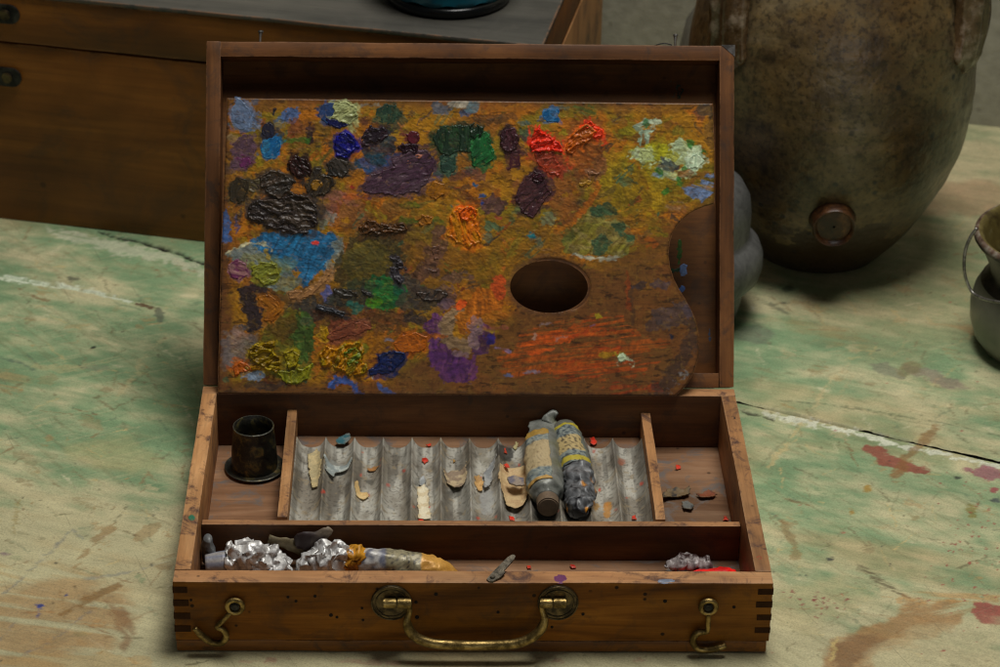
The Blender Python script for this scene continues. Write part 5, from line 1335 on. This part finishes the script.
flake('paint_flake', [(451, 459), (455, 458), (457, 461), (453, 463)], .0200, (150, 116, 62), None, 'tiny ochre flake above the cup-shaped flake', 'paint flake', G1)
flake('paint_flake', [(475, 478), (480, 475), (485, 483), (483, 491), (477, 492), (474, 485)], .0205, (176, 140, 88), (150, 116, 70), 'oval tan flake in the seventh channel', 'paint flake', G1, .0014)
flake('plastic_scrap', [(483, 472), (490, 462), (497, 458), (494, 470), (491, 484), (484, 488)], .0225, (136, 138, 136), (110, 112, 112), 'pale grey scrap leaning on the ridge right of the oval tan flake', 'plastic scrap', None, .0014, .0018, .0004)
flake('paint_flake', [(512, 446), (516, 438), (519, 442), (516, 448)], .0215, (150, 140, 100), None, 'small cream flake at the back edge beside the fat tube', 'paint flake', G1)
G2 = 'crumbs of vermilion paint in the box'
for pts, z_, lab, tr in [([(422, 458), (426, 457), (428, 460), (425, 463), (422, 461)], .0200, 'red crumb in the fifth channel of the tray', True), ([(426, 442), (431, 441), (433, 444), (428, 445)], .0215, 'red crumb at the back edge in the fifth channel', True), ([(418, 517), (422, 516), (424, 520), (419, 521)], .0212, 'red crumb on the tip of the largest white-cream flake', True), ([(589, 437), (594, 435), (598, 441), (594, 443), (590, 442)], .0215, 'largest red crumb, behind and right of the banded tube', True),
                     ([(502, 466), (507, 464), (511, 469), (505, 469)], .0250, 'red crumb on the upper edge of the curled label scrap', False), ([(503, 450), (506, 449), (507, 454), (504, 454)], .0200, 'red crumb above the curled label scrap', True), ([(508, 516), (513, 515), (515, 520), (509, 521)], .0205, 'red and white crumb in front of the curled label scrap', True), ([(632, 516), (635, 515), (636, 519), (632, 519)], .0200, 'red crumb near the front right corner of the tray', True),
                     ([(526, 567), (531, 566), (532, 570), (527, 570)], FZ, 'red crumb in the front trough right of the swivel catch', False), ([(570, 566), (575, 566), (576, 569), (571, 569)], FZ, 'red crumb in the front trough behind the right handle mount', False), ([(676, 466), (680, 466), (681, 470), (677, 470)], FZ, 'small pink-red crumb alone in the right compartment', False), ([(723, 517), (728, 517), (728, 522), (723, 521)], FZ, 'orange crumb in the front corner of the right compartment', False)]:
    flake('paint_crumb', pts, z_, (190, 46, 28), (150, 34, 24), lab, 'paint crumb', G2, -.0003, .0007, .0006, .0003, tr, K=1.7, mat='dab', rough_e=.0010)
G3 = 'shrivelled paint skins in the right compartment'
flake('paint_skin', [(662, 497), (668, 493), (676, 490), (684, 494), (690, 490), (689, 498), (680, 500), (670, 501), (663, 503)], FZ, (48, 44, 40), (96, 80, 56), 'dark shrivelled paint skin, leftmost in the right compartment', 'paint skin', G3, .0022, .0016, .0008, on_tray=False)
flake('paint_skin', [(695, 496), (703, 495), (708, 492), (718, 497), (712, 500), (700, 501)], FZ, (84, 40, 26), (110, 60, 36), 'reddish-brown shrivelled paint skin, rightmost in the right compartment', 'paint skin', G3, .0016, .0012, .0008, on_tray=False)
flake('paint_skin', [(681, 505), (688, 503), (694, 508), (692, 513), (684, 512)], FZ, (50, 54, 56), (84, 84, 80), 'small blue-grey paint skin in front of the others', 'paint skin', G3, .0016, .0012, .0008, on_tray=False)

# --- front compartment
yb = .066


def fp(px, py, y=yb): return np.array(ony(px, py, y))


silver = L3((176, 174, 168), 1.9); dark_s = L3((70, 66, 58), 1.4)


def foil_col(t, th, p):
    return mixc(silver, dark_s, (nz(p, 380, 1)-.62)*6)


g_ = empty('crumpled_tube', (-.146, yb, FZ), 0, 'crumpled silver paint tube at the far left of the front trough', 'paint tube', 'spent tubes in the front trough')
o0 = np.array([-.146, yb, FZ])
obj('tube_body', loft([(rel((-.152, yb, .0200)), .0080, .0075, 0), (rel((-.146, yb, .0215)), .0095, .0110, 10), (rel((-.139, yb, .0230)), .0100, .0115, 20), (rel((-.131, yb, .0205)), .0098, .0090, 30), (rel((-.123, yb, .0185)), .0090, .0062, 20), (rel((-.115, yb+.002, .0165)), .0060, .0035, 0)], 48, 21, .0042, foil_col, res=10, freq=190), M['foil'], g_)
obj('fold', loft([(rel((-.1400, yb-.004, .0290)), .0034, .0022, 0), (rel((-.1365, yb-.004, .0335)), .0042, .0028, 30), (rel((-.1325, yb-.004, .0340)), .0036, .0030, 60), (rel((-.1310, yb-.004, .0290)), .0030, .0020, 30)], 16, 24, .0016, foil_col, res=6, freq=300), M['foil'], g_)
obj('collar', loft([(rel((-.166, yb, .0190)), .0068, .0068, 0), (rel((-.160, yb, .0195)), .0074, .0074, 0), (rel((-.1535, yb, .0200)), .0080, .0080, 0)], 30, 5, .0003, lambda t, th, p: mixc(L3((112, 116, 132), 1.5), L3((146, 142, 138), 1.6), math.sin(th*9)*.5+.5), freq=200), M['tubevc'], g_)
g_ = empty('tube_stub', (-.1655, .072, FZ), 0, 'short dull grey tube end wedged against the left wall of the front trough', 'paint tube', 'spent tubes in the front trough')
o0 = np.array([-.1655, .072, FZ])
obj('stub', loft([(rel((-.1660, .076, .017)), .0036, .005, 0), (rel((-.1655, .074, .024)), .0032, .0055, 0), (rel((-.1650, .073, .030)), .0034, .0055, 0), (rel((-.1650, .072, .0345)), .0026, .0034, 0)], 18, 4, .0012, lambda t, th, p: mixc(L3((70, 74, 78), 1.4), L3((120, 122, 122), 1.4), nz(p, 200, 2))), M['tubevc'], g_)
g_ = empty('foil_shred', (-.118, .080, FZ), 0, 'thin brown-green foil shred leaning on the partition behind the far-left silver tube', 'foil shred')
o0 = np.array([-.118, .080, FZ])
for a_, b_ in (((-.128, .0805, .0285), (-.106, .0805, .0180)),):
    obj('shred', loft([(rel(a_), .0010, .0020, 0), (rel((-.120, .0800, .0265)), .0016, .0036, 10), (rel((-.112, .0800, .0240)), .0018, .0044, -10), (rel(b_), .0012, .0030, 0)], 14, 8, .0012, lambda t, th, p: mixc(L3((74, 66, 48), 1.4), L3((116, 104, 76), 1.4), nz(p, 300, 3))), M['flake'], g_)
g_ = empty('crumpled_tube', (-.094, yb, FZ), 0, 'crushed pointed silver tube second from the left in the front trough', 'paint tube', 'spent tubes in the front trough')
o0 = np.array([-.094, yb, FZ])
obj('tube_body', loft([(rel((-.108, yb, .0150)), .0060, .0030, 0), (rel((-.102, yb, .0190)), .0085, .0065, 0), (rel((-.094, yb, .0215)), .0090, .0095, 0), (rel((-.088, yb, .0235)), .0080, .0110, 0), (rel((-.0835, yb, .0230)), .0060, .0110, 0), (rel((-.0790, yb, .0200)), .0030, .0075, 0)], 44, 31, .0038, foil_col, res=10, freq=200), M['foil'], g_)
obj('fold', loft([(rel((-.0880, yb-.002, .029)), .0016, .0040, 0), (rel((-.0865, yb-.002, .0345)), .0011, .0026, 10), (rel((-.0855, yb-.002, .0385)), .0005, .0008, 20)], 12, 3, .0006, foil_col, res=5), M['foil'], g_)
g_ = empty('curled_peel', (-.098, .079, FZ), 0, 'dark brown curled tube peel standing behind the crushed pointed tube', 'curled peel')
o0 = np.array([-.098, .079, FZ])
obj('peel', loft([(rel((-.110, .079, .0270)), .0018, .0040, 0), (rel((-.106, .078, .0285)), .0026, .0068, 8), (rel((-.099, .078, .0305)), .0026, .0060, 12), (rel((-.093, .078, .0345)), .0020, .0040, 20), (rel((-.0885, .078, .0385)), .0014, .0024, 20)], 16, 14, .0010, lambda t, th, p: mixc(L3((44, 34, 34), 1.6), L3((120, 108, 92), 1.4), (t-.55)*3+(nz(p, 200, 1)-.5)*2)), M['flake'], g_)
# yellow tube
g_ = empty('ochre_tube', (-.050, yb, FZ), 0, 'paint tube with printed label and ochre-coated ends, middle of the front trough', 'paint tube', 'spent tubes in the front trough')
o0 = np.array([-.050, yb, FZ])


def och_col(t, th, p):
    yl = mixc(L3((184, 138, 66), 1.7), L3((160, 112, 40), 1.6), (nz(p, 160, 1)-.4)*2)
    if t < .30: return mixc(L3((96, 98, 110), 1.5), L3((170, 168, 164), 1.6), (nz(p, 240, 5)-.4)*4)
    if t < .56:
        s = .5+.5*math.sin(p.x*1900+2*nz(p, 120, 2)); k = nz((p.x*3, p.y*3, p.z*9), 230, 4)
        return mixc(L3((140, 132, 104), 1.5), L3((48, 50, 54), 1.4), (s-.5)*.9+(k-.5)*3)
    return yl


secO = [(rel((-.071, yb, .0205)), .0070, .0085, 0), (rel((-.065, yb, .0210)), .0080, .0090, 0), (rel((-.055, yb, .0205)), .0085, .0085, 0), (rel((-.043, yb, .0198)), .0085, .0080, 0), (rel((-.032, yb, .0188)), .0084, .0072, 0), (rel((-.022, yb, .0170)), .0080, .0055, 0), (rel((-.014, yb, .0145)), .0060, .0030, 0), (rel((-.009, yb, .0125)), .0020, .0012, 0)]
obj('tube_body', loft(secO, 40, 17, .0012, och_col, res=8, freq=150), M['tubevc'], g_)
obj('paint_crust', loft([(rel((-.0785, yb, .0180)), .0050, .0050, 0), (rel((-.0760, yb, .0215)), .0070, .0085, 0), (rel((-.0725, yb, .0225)), .0072, .0095, 0), (rel((-.0690, yb, .0215)), .0060, .0085, 0)], 26, 27, .0024, lambda t, th, p: mixc(L3((180, 126, 34), 1.7), L3((120, 78, 24), 1.5), (nz(p, 300, 2)-.45)*4), res=6, freq=240), M['dab'], g_)
# red tube, right
g_ = empty('red_tube', (.150, .058, FZ), 0, 'bright red paint tube with a silver crumpled end in the right of the front trough', 'paint tube', 'spent tubes in the front trough')
o0 = np.array([.150, .058, FZ])
red = lambda t, th, p: mixc(L3((206, 26, 20), 1.9), L3((170, 20, 18), 1.6), (nz(p, 200, 3)-.4)*3)
obj('tube_body', loft([(rel((.124, .050, .0130)), .0050, .0040, 0), (rel((.134, .052, .0145)), .0075, .0060, 0), (rel((.146, .054, .0150)), .0082, .0070, 0), (rel((.158, .056, .0158)), .0082, .0072, 0), (rel((.165, .057, .0160)), .0060, .0055, 0)], 28, 7, .0010, red, res=6, freq=150), M['dab'], g_)
obj('foil_end', loft([(rel((.1225, .070, .0170)), .0030, .0020, 0), (rel((.128, .070, .0180)), .0050, .0034, 10), (rel((.135, .070, .0195)), .0050, .0036, 10), (rel((.143, .070, .0180)), .0046, .0030, 0), (rel((.150, .070, .0190)), .0040, .0030, 0)], 24, 12, .0022, lambda t, th, p: mixc(L3((150, 142, 140), 1.3), L3((50, 28, 26), 1.2), (nz(p, 260, 4)-.46)*6), res=6, freq=230), M['tubevc'], g_)

# ================================================================== CHEST
ca = math.radians(-13.5); chest = empty('wooden_chest', (.0533, .4876, 0), ca, 'large dark wooden chest with grey-topped lid standing behind the paint box on the left', 'chest')
CL = .75; CD = .335
plank('chest_body', (-CL, 0, .0), (0, CD, .1530), M['chest_x'], chest, .0012, 30, .0006, 31)
plank('chest_lid', (-CL-.001, -.0008, .1548), (.0008, CD+.001, .1925), M['chest_x'], chest, .0010, 30, .0005, 32)
plank('lid_top', (-CL-.002, -.002, .1927), (.0022, CD+.002, .1962), M['chest_top'], chest, .0009, 40, .0005, 33)
plank('end_panel', (.0004, .0035, .001), (.0016, CD-.003, .1528), M['chest_y'], chest, .0003, 6, .0, 34)


def chest_pt(px, py):
    n = np.array([math.sin(-ca)*-1, -math.cos(ca), 0]); n = np.array([math.sin(ca), -math.cos(ca), 0])
    w_ = on_plane(px, py, (.0533, .4876, 0), n); d_ = w_-np.array([.0533, .4876, 0]); return d_[0]*math.cos(ca)+d_[1]*math.sin(ca), d_[2]


for px, py in ((8, 13), (10, 76)):
    x_, z_ = chest_pt(px, py); bm = bmesh.new()
    out = [(-.05, .0078), (0, .0078)]+[(.0078*math.sin(a), .0078*math.cos(a)) for a in [PI*k/12 for k in range(1, 12)]]+[(0, -.0078), (-.05, -.0078)]
    vb = [bm.verts.new((x_+.0025+a_, -.0015, z_+b_)) for a_, b_ in out]; f = bm.faces.new(vb)
    g = bmesh.ops.extrude_face_region(bm, geom=[f])
    for e in g['geom']:
        if isinstance(e, bmesh.types.BMVert): e.co.y -= .0016
    bmesh.ops.recalc_face_normals(bm, faces=bm.faces)
    h_ = obj('latch_strap', bm, M['iron'], chest)
    bm = bmesh.new(); cyl(bm, (x_-.001, -.0045, z_), .0042, .003, 'Y', 24, bev=.0009); obj('rivet', bm, M['steel'] if False else M['brass_dark'], h_, 40)
for ch_ in [o_ for o_ in COL.objects if o_.parent == chest and o_.name.split('.')[0] in ('chest_body', 'chest_lid', 'lid_top', 'end_panel')]:
    for v_ in ch_.data.vertices: v_.co.x -= .033*v_.co.y
# bowl on the chest
bc = onz(448, -3, .1964)
bowl = empty('blue_bowl', (bc[0], bc[1], .1964), 0, 'dark-footed teal blue glazed bowl on top of the wooden chest', 'bowl')
V_, F_ = lathe([(.001, .0), (.044, .0), (.0475, .0015), (.0485, .004), (.0475, .007), (.0455, .0085), (.001, .009)], 80)
gl = NT('black_glaze'); gm = gl.set((.006, .007, .007), .25, 0)
obj('foot', np_mesh('foot', V_, F_), gm, bowl, 60)
V_, F_ = lathe([(.0440, .0080), (.0462, .0095), (.0460, .013), (.0450, .020), (.0470, .032), (.0520, .046), (.0560, .056), (.0545, .057), (.050, .046), (.044, .03), (.040, .016), (.001, .014)], 80)
V_[:, 2] += .0012*np.sin(np.arctan2(V_[:, 1], V_[:, 0])*11)*(V_[:, 2] < .010)
gl = NT('teal_glaze'); n1 = gl.noise(gl.coord((40,)*3), 1, 5)
obj('bowl_body', np_mesh('body', V_, F_), gl.set(gl.ramp(n1, [(.35, (.006, .10, .15)), (.65, (.014, .17, .24))]), .22, 0), bowl, 60)

# ================================================================== STONEWARE JAR
jar = empty('stoneware_jar', (.2805, .5500, 0), 0, 'big brown speckled salt-glazed stoneware jar with a bung near its foot', 'jar')
prof = [(.001, .0), (.044, .0), (.0495, .001), (.0515, .004)]+[(float(np.interp(z, [.004, .012, .030, .050, .075, .100, .125, .150, .175, .200, .220, .245, .265, .285, .300], [.0525, .0600, .0740, .0860, .0980, .1060, .1095, .1108, .1095, .1060, .1010, .0900, .0770, .0620, .0560])), z) for z in np.linspace(.006, .30, 90)]
pz = np.array([p[1] for p in prof]); pr = np.array([p[0] for p in prof]); prs = pr.copy()
for _ in range(3): prs[5:-2] = (prs[4:-3]+prs[5:-2]+prs[6:-1])/3
prs[5:] += .00022*np.sin(pz[5:]*260+2*np.sin(pz[5:]*90))
prof = list(zip(prs, pz))+[(.0580, .305), (.0610, .311), (.0590, .317), (.0520, .318), (.0490, .310), (.0500, .295), (.070, .26), (.095, .2), (.095, .1), (.05, .012), (.001, .010)]
V_, F_ = lathe([(float(a), float(b)) for a, b in prof], 160, wob=.012)
w = NT('salt_glaze')
big = w.noise(w.coord((9,)*3), 1, 6, .6, .6); med = w.noise(w.coord((60,)*3), 1, 6, .65, .3); fine = w.noise(w.coord((260,)*3), 1, 3, .6); peel = w.noise(w.coord((150,)*3), 1, 2, .5)
c = w.ramp(big, [(.3, (.040, .021, .009)), (.46, (.100, .060, .022)), (.58, (.150, .105, .046)), (.72, (.20, .17, .115))])
c = w.mix(.9, c, w.ramp(med, [(.35, (.42, .36, .30)), (.5, (.95, .92, .85)), (.68, (1.35, 1.25, 1.05))]), 'MULTIPLY')
c = w.mix(.8, c, w.ramp(fine, [(.36, .35), (.5, 1.)]), 'MULTIPLY')
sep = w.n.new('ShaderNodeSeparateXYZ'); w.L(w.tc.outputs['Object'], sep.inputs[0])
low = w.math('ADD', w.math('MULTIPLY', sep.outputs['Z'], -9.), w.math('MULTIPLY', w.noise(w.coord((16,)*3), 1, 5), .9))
c = w.mix(w.ramp(low, [(-1.45, 0), (-.20, .92)]), c, (.030, .015, .005))      # shade of the lower belly painted into the colour, over a browner glaze
v = w.n.new('ShaderNodeTexVoronoi'); v.inputs['Scale'].default_value = 62; w.L(w.coord(), v.inputs['Vector'])
f = w.math('MULTIPLY', w.ramp(v.outputs['Distance'], [(.10, 1), (.20, 0)]), w.ramp(w.noise(w.coord((33,)*3), 1, 2), [(.50, 0), (.56, 1)]))
c = w.mix(w.math('MULTIPLY', f, .9), c, (.010, .010, .012))
nb = w.bump(peel, .0016, .5); nb = w.bump(fine, .0004, .3, nb)
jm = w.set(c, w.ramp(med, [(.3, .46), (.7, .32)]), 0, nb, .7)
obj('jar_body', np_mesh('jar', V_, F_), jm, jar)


def jr(z): return float(np.interp(z, pz, prs))


hw = NT('handle_glaze'); n1 = hw.noise(hw.coord((60,)*3), 1, 6, .65); n2 = hw.noise(hw.coord((250,)*3), 1, 3)
hm = hw.set(hw.mix(.7, hw.ramp(n1, [(.3, (.05, .027, .012)), (.5, (.13, .075, .032)), (.66, (.36, .27, .19))]), hw.ramp(n2, [(.3, .5), (.55, 1.1)]), 'MULTIPLY'), .26, 0, hw.bump(n1, .0015, .5), .7)


def handle_(sgn, face):
    # ear handle: leaves the shoulder, loops out, lands lower on the belly
    az = math.radians(face)
    def pt(r, z, da=0): return (r*math.cos(az+da), r*math.sin(az+da), z)
    path = spline([pt(jr(.272)-.010, .272), pt(jr(.272)+.014, .280), pt(jr(.258)+.020, .264), pt(jr(.240)+.012, .240), pt(jr(.222)+.005, .222), pt(jr(.208)+.000, .206), pt(jr(.194)-.005, .192), pt(jr(.180)-.009, .178)], 7)
    n_ = len(path); rad = [.0105+.004*max(0, (i/n_-.55))*2 for i in range(n_)]
    rad = [r*(1 if i < n_*.85 else 1-.5*(i/n_-.85)/.15) for i, r in enumerate(rad)]
    bm = tube_mesh(path, rad, 24, 1.6, up=(math.cos(az), math.sin(az), 0))
    for v_ in bm.verts:
        a = (math.atan2(v_.co.y, v_.co.x)-az+PI) % (2*PI)-PI
        v_.co += Vector((math.cos(az), math.sin(az), 0))*(.0050*(1-math.cos(a*48))*.5)
        v_.co += mnoise.noise_vector(v_.co*50)*.0016
    return obj('jar_handle', bm, hm, jar, 180)


handle_(1, -32); handle_(-1, 214)
# bung
bp = np.array(ony(832, 214, .462)); bdir = Vector((bp[0]-.2805, bp[1]-.55, 0)).normalized(); baz = math.atan2(bdir.y, bdir.x)
zb = bp[2]; rb = jr(zb)
g0 = Vector((0, 0, zb)); ax_ = (bdir+Vector((0, 0, -.10))).normalized()
V_, F_ = lathe([(.022, -.016), (.0188, -.005), (.0168, .002), (.0160, .008), (.0163, .0128), (.0153, .0145), (.0136, .0138), (.0126, .0112), (.0080, .0116), (.001, .0118)], 48, wob=.03)
Rm = ax_.to_track_quat('Z', 'Y').to_matrix(); base_ = bdir*rb+Vector((0, 0, zb))
V_ = np.array([Rm @ Vector(v_)+base_ for v_ in V_])
w = NT('bung_glaze'); n1 = w.noise(w.coord((110,)*3), 1, 6, .65); n2 = w.noise(w.coord((420,)*3), 1, 3)
bm_ = w.set(w.mix(.8, w.ramp(n1, [(.35, (.030, .012, .005)), (.55, (.09, .034, .010)), (.7, (.20, .085, .026))]), w.ramp(n2, [(.3, .5), (.6, 1.1)]), 'MULTIPLY'), .4, 0, w.bump(n1, .0015, .6))
obj('bung', np_mesh('bung', V_, F_), bm_, jar, 50)

# ================================================================== PEWTER VESSEL behind the lid
pw = empty('pewter_vessel', (.163, .440, 0), 0, 'dull grey pewter vessel with rounded collar, mostly hidden behind the right lid edge', 'metal vessel')
V_, F_ = lathe([(.001, 0), (.041, 0), (.0430, .0015), (.0447, .010), (.0470, .022), (.0500, .028)], 72)
pm = metal('pewter', (.11, .11, .105), (.19, .19, .18), .48, 30, .35, .0003)
obj('lower_body', np_mesh('a', V_, F_), pm, pw, 50)
V_, F_ = lathe([(.0495, .0275), (.0530, .0295), (.0575, .0350), (.0597, .0430), (.0594, .0520), (.0565, .0600), (.0510, .0648), (.0486, .0665), (.0484, .0700), (.0486, .0860), (.0470, .0980), (.0415, .1080), (.0320, .1160), (.0180, .1205), (.001, .1220)], 96)
obj('domed_cover', np_mesh('b', V_, F_), pm, pw, 60)
# grey jug behind the jar
jg = empty('grey_jug', (.2520, .7280, 0), 0, 'plain grey jug just visible behind the left shoulder of the stoneware jar', 'jug')
V_, F_ = lathe([(.001, 0), (.045, 0), (.050, .003), (.062, .03), (.0700, .06), (.0715, .085), (.066, .115), (.052, .140), (.040, .155), (.036, .175), (.040, .19), (.037, .19), (.032, .175), (.001, .165)], 72)
obj('jug_body', np_mesh('jug', V_, F_), matte('grey_stoneware', (.17, .165, .13), .5, 120, .4), jg, 60)

# ================================================================== ENAMEL POT at the right edge
pot = empty('enamel_pot', (.4330, .3860, 0), 0, 'small chipped grey enamel pot with rusty rim and wire bail at the right edge', 'pot')
V_, F_ = lathe([(.001, 0), (.044, 0), (.050, .002), (.0560, .010), (.0600, .022), (.0610, .034), (.0590, .045), (.0550, .053)], 96)
w = NT('enamel'); n1 = w.noise(w.coord((70, 70, 18)), 1, 6, .65, .5); n2 = w.noise(w.coord((25,)*3), 1, 5)
c = w.ramp(n2, [(.35, (.12, .122, .088)), (.65, (.23, .225, .165))])
c = w.mix(w.ramp(n1, [(.60, 0), (.68, .85)]), c, (.045, .028, .014))
obj('pot_body', np_mesh('p', V_, F_), w.set(c, .35, 0, w.bump(n1, .0006, .5), .5), pot, 60)
V_, F_ = lathe([(.0552, .0528), (.0505, .0570), (.0490, .0600), (.0510, .0680), (.0555, .0770), (.0595, .0850), (.0625, .0865), (.0643, .0890), (.0640, .0920), (.0618, .0938), (.0590, .0930), (.0570, .0905), (.0552, .0850), (.0500, .0720), (.0450, .0620), (.0470, .050), (.040, .02), (.001, .012)], 96, wob=.01)
w = NT('pot_neck'); n1 = w.noise(w.coord((60,)*3), 1, 6, .7, .4); sep = w.n.new('ShaderNodeSeparateXYZ'); w.L(w.tc.outputs['Object'], sep.inputs[0])
c = w.ramp(n1, [(.4, (.016, .015, .013)), (.62, (.060, .050, .035)), (.72, (.13, .12, .09))])
rimf = w.ramp(w.math('ADD', sep.outputs['Z'], w.math('MULTIPLY', n1, .012)), [(.0965, 0), (.0985, 1)])
c = w.mix(rimf, c, w.ramp(w.noise(w.coord((140,)*3), 1, 4), [(.35, (.07, .034, .02)), (.5, (.19, .12, .08)), (.65, (.34, .30, .23))]))
geo = w.n.new('ShaderNodeVectorMath'); geo.operation = 'LENGTH'
cmb = w.n.new('ShaderNodeCombineXYZ'); w.L(sep.outputs['X'], cmb.inputs[0]); w.L(sep.outputs['Y'], cmb.inputs[1])
g2 = w.n.new('ShaderNodeNewGeometry'); dp = w.n.new('ShaderNodeVectorMath'); dp.operation = 'DOT_PRODUCT'; w.L(g2.outputs['Normal'], dp.inputs[0]); w.L(cmb.outputs[0], dp.inputs[1])
inner = w.ramp(dp.outputs['Value'], [(.0, 1), (.004, 0)])
c = w.mix(inner, c, w.ramp(n1, [(.35, (.06, .040, .012)), (.55, (.15, .115, .03)), (.7, (.26, .24, .13))]))
obj('pot_neck', np_mesh('n', V_, F_), w.set(c, .4, 0, w.bump(n1, .001, .5), .5), pot, 60)


def pot_rel(px, py, y): p = ony(px, py, y); return (p[0]-.433, p[1]-.386, p[2])


path = spline([pot_rel(977, 228, .375), pot_rel(970.5, 237, .375), pot_rel(965.5, 250, .374), pot_rel(964, 266, .372), pot_rel(966.5, 281, .370), pot_rel(973, 293, .366), pot_rel(984, 299, .352), pot_rel(998, 302, .338), pot_rel(1020, 305, .326), pot_rel(1050, 306, .322), pot_rel(1090, 304, .34)], 6)
obj('wire_bail', tube_mesh(path, .0012, 10), M['steel'], pot, 180)
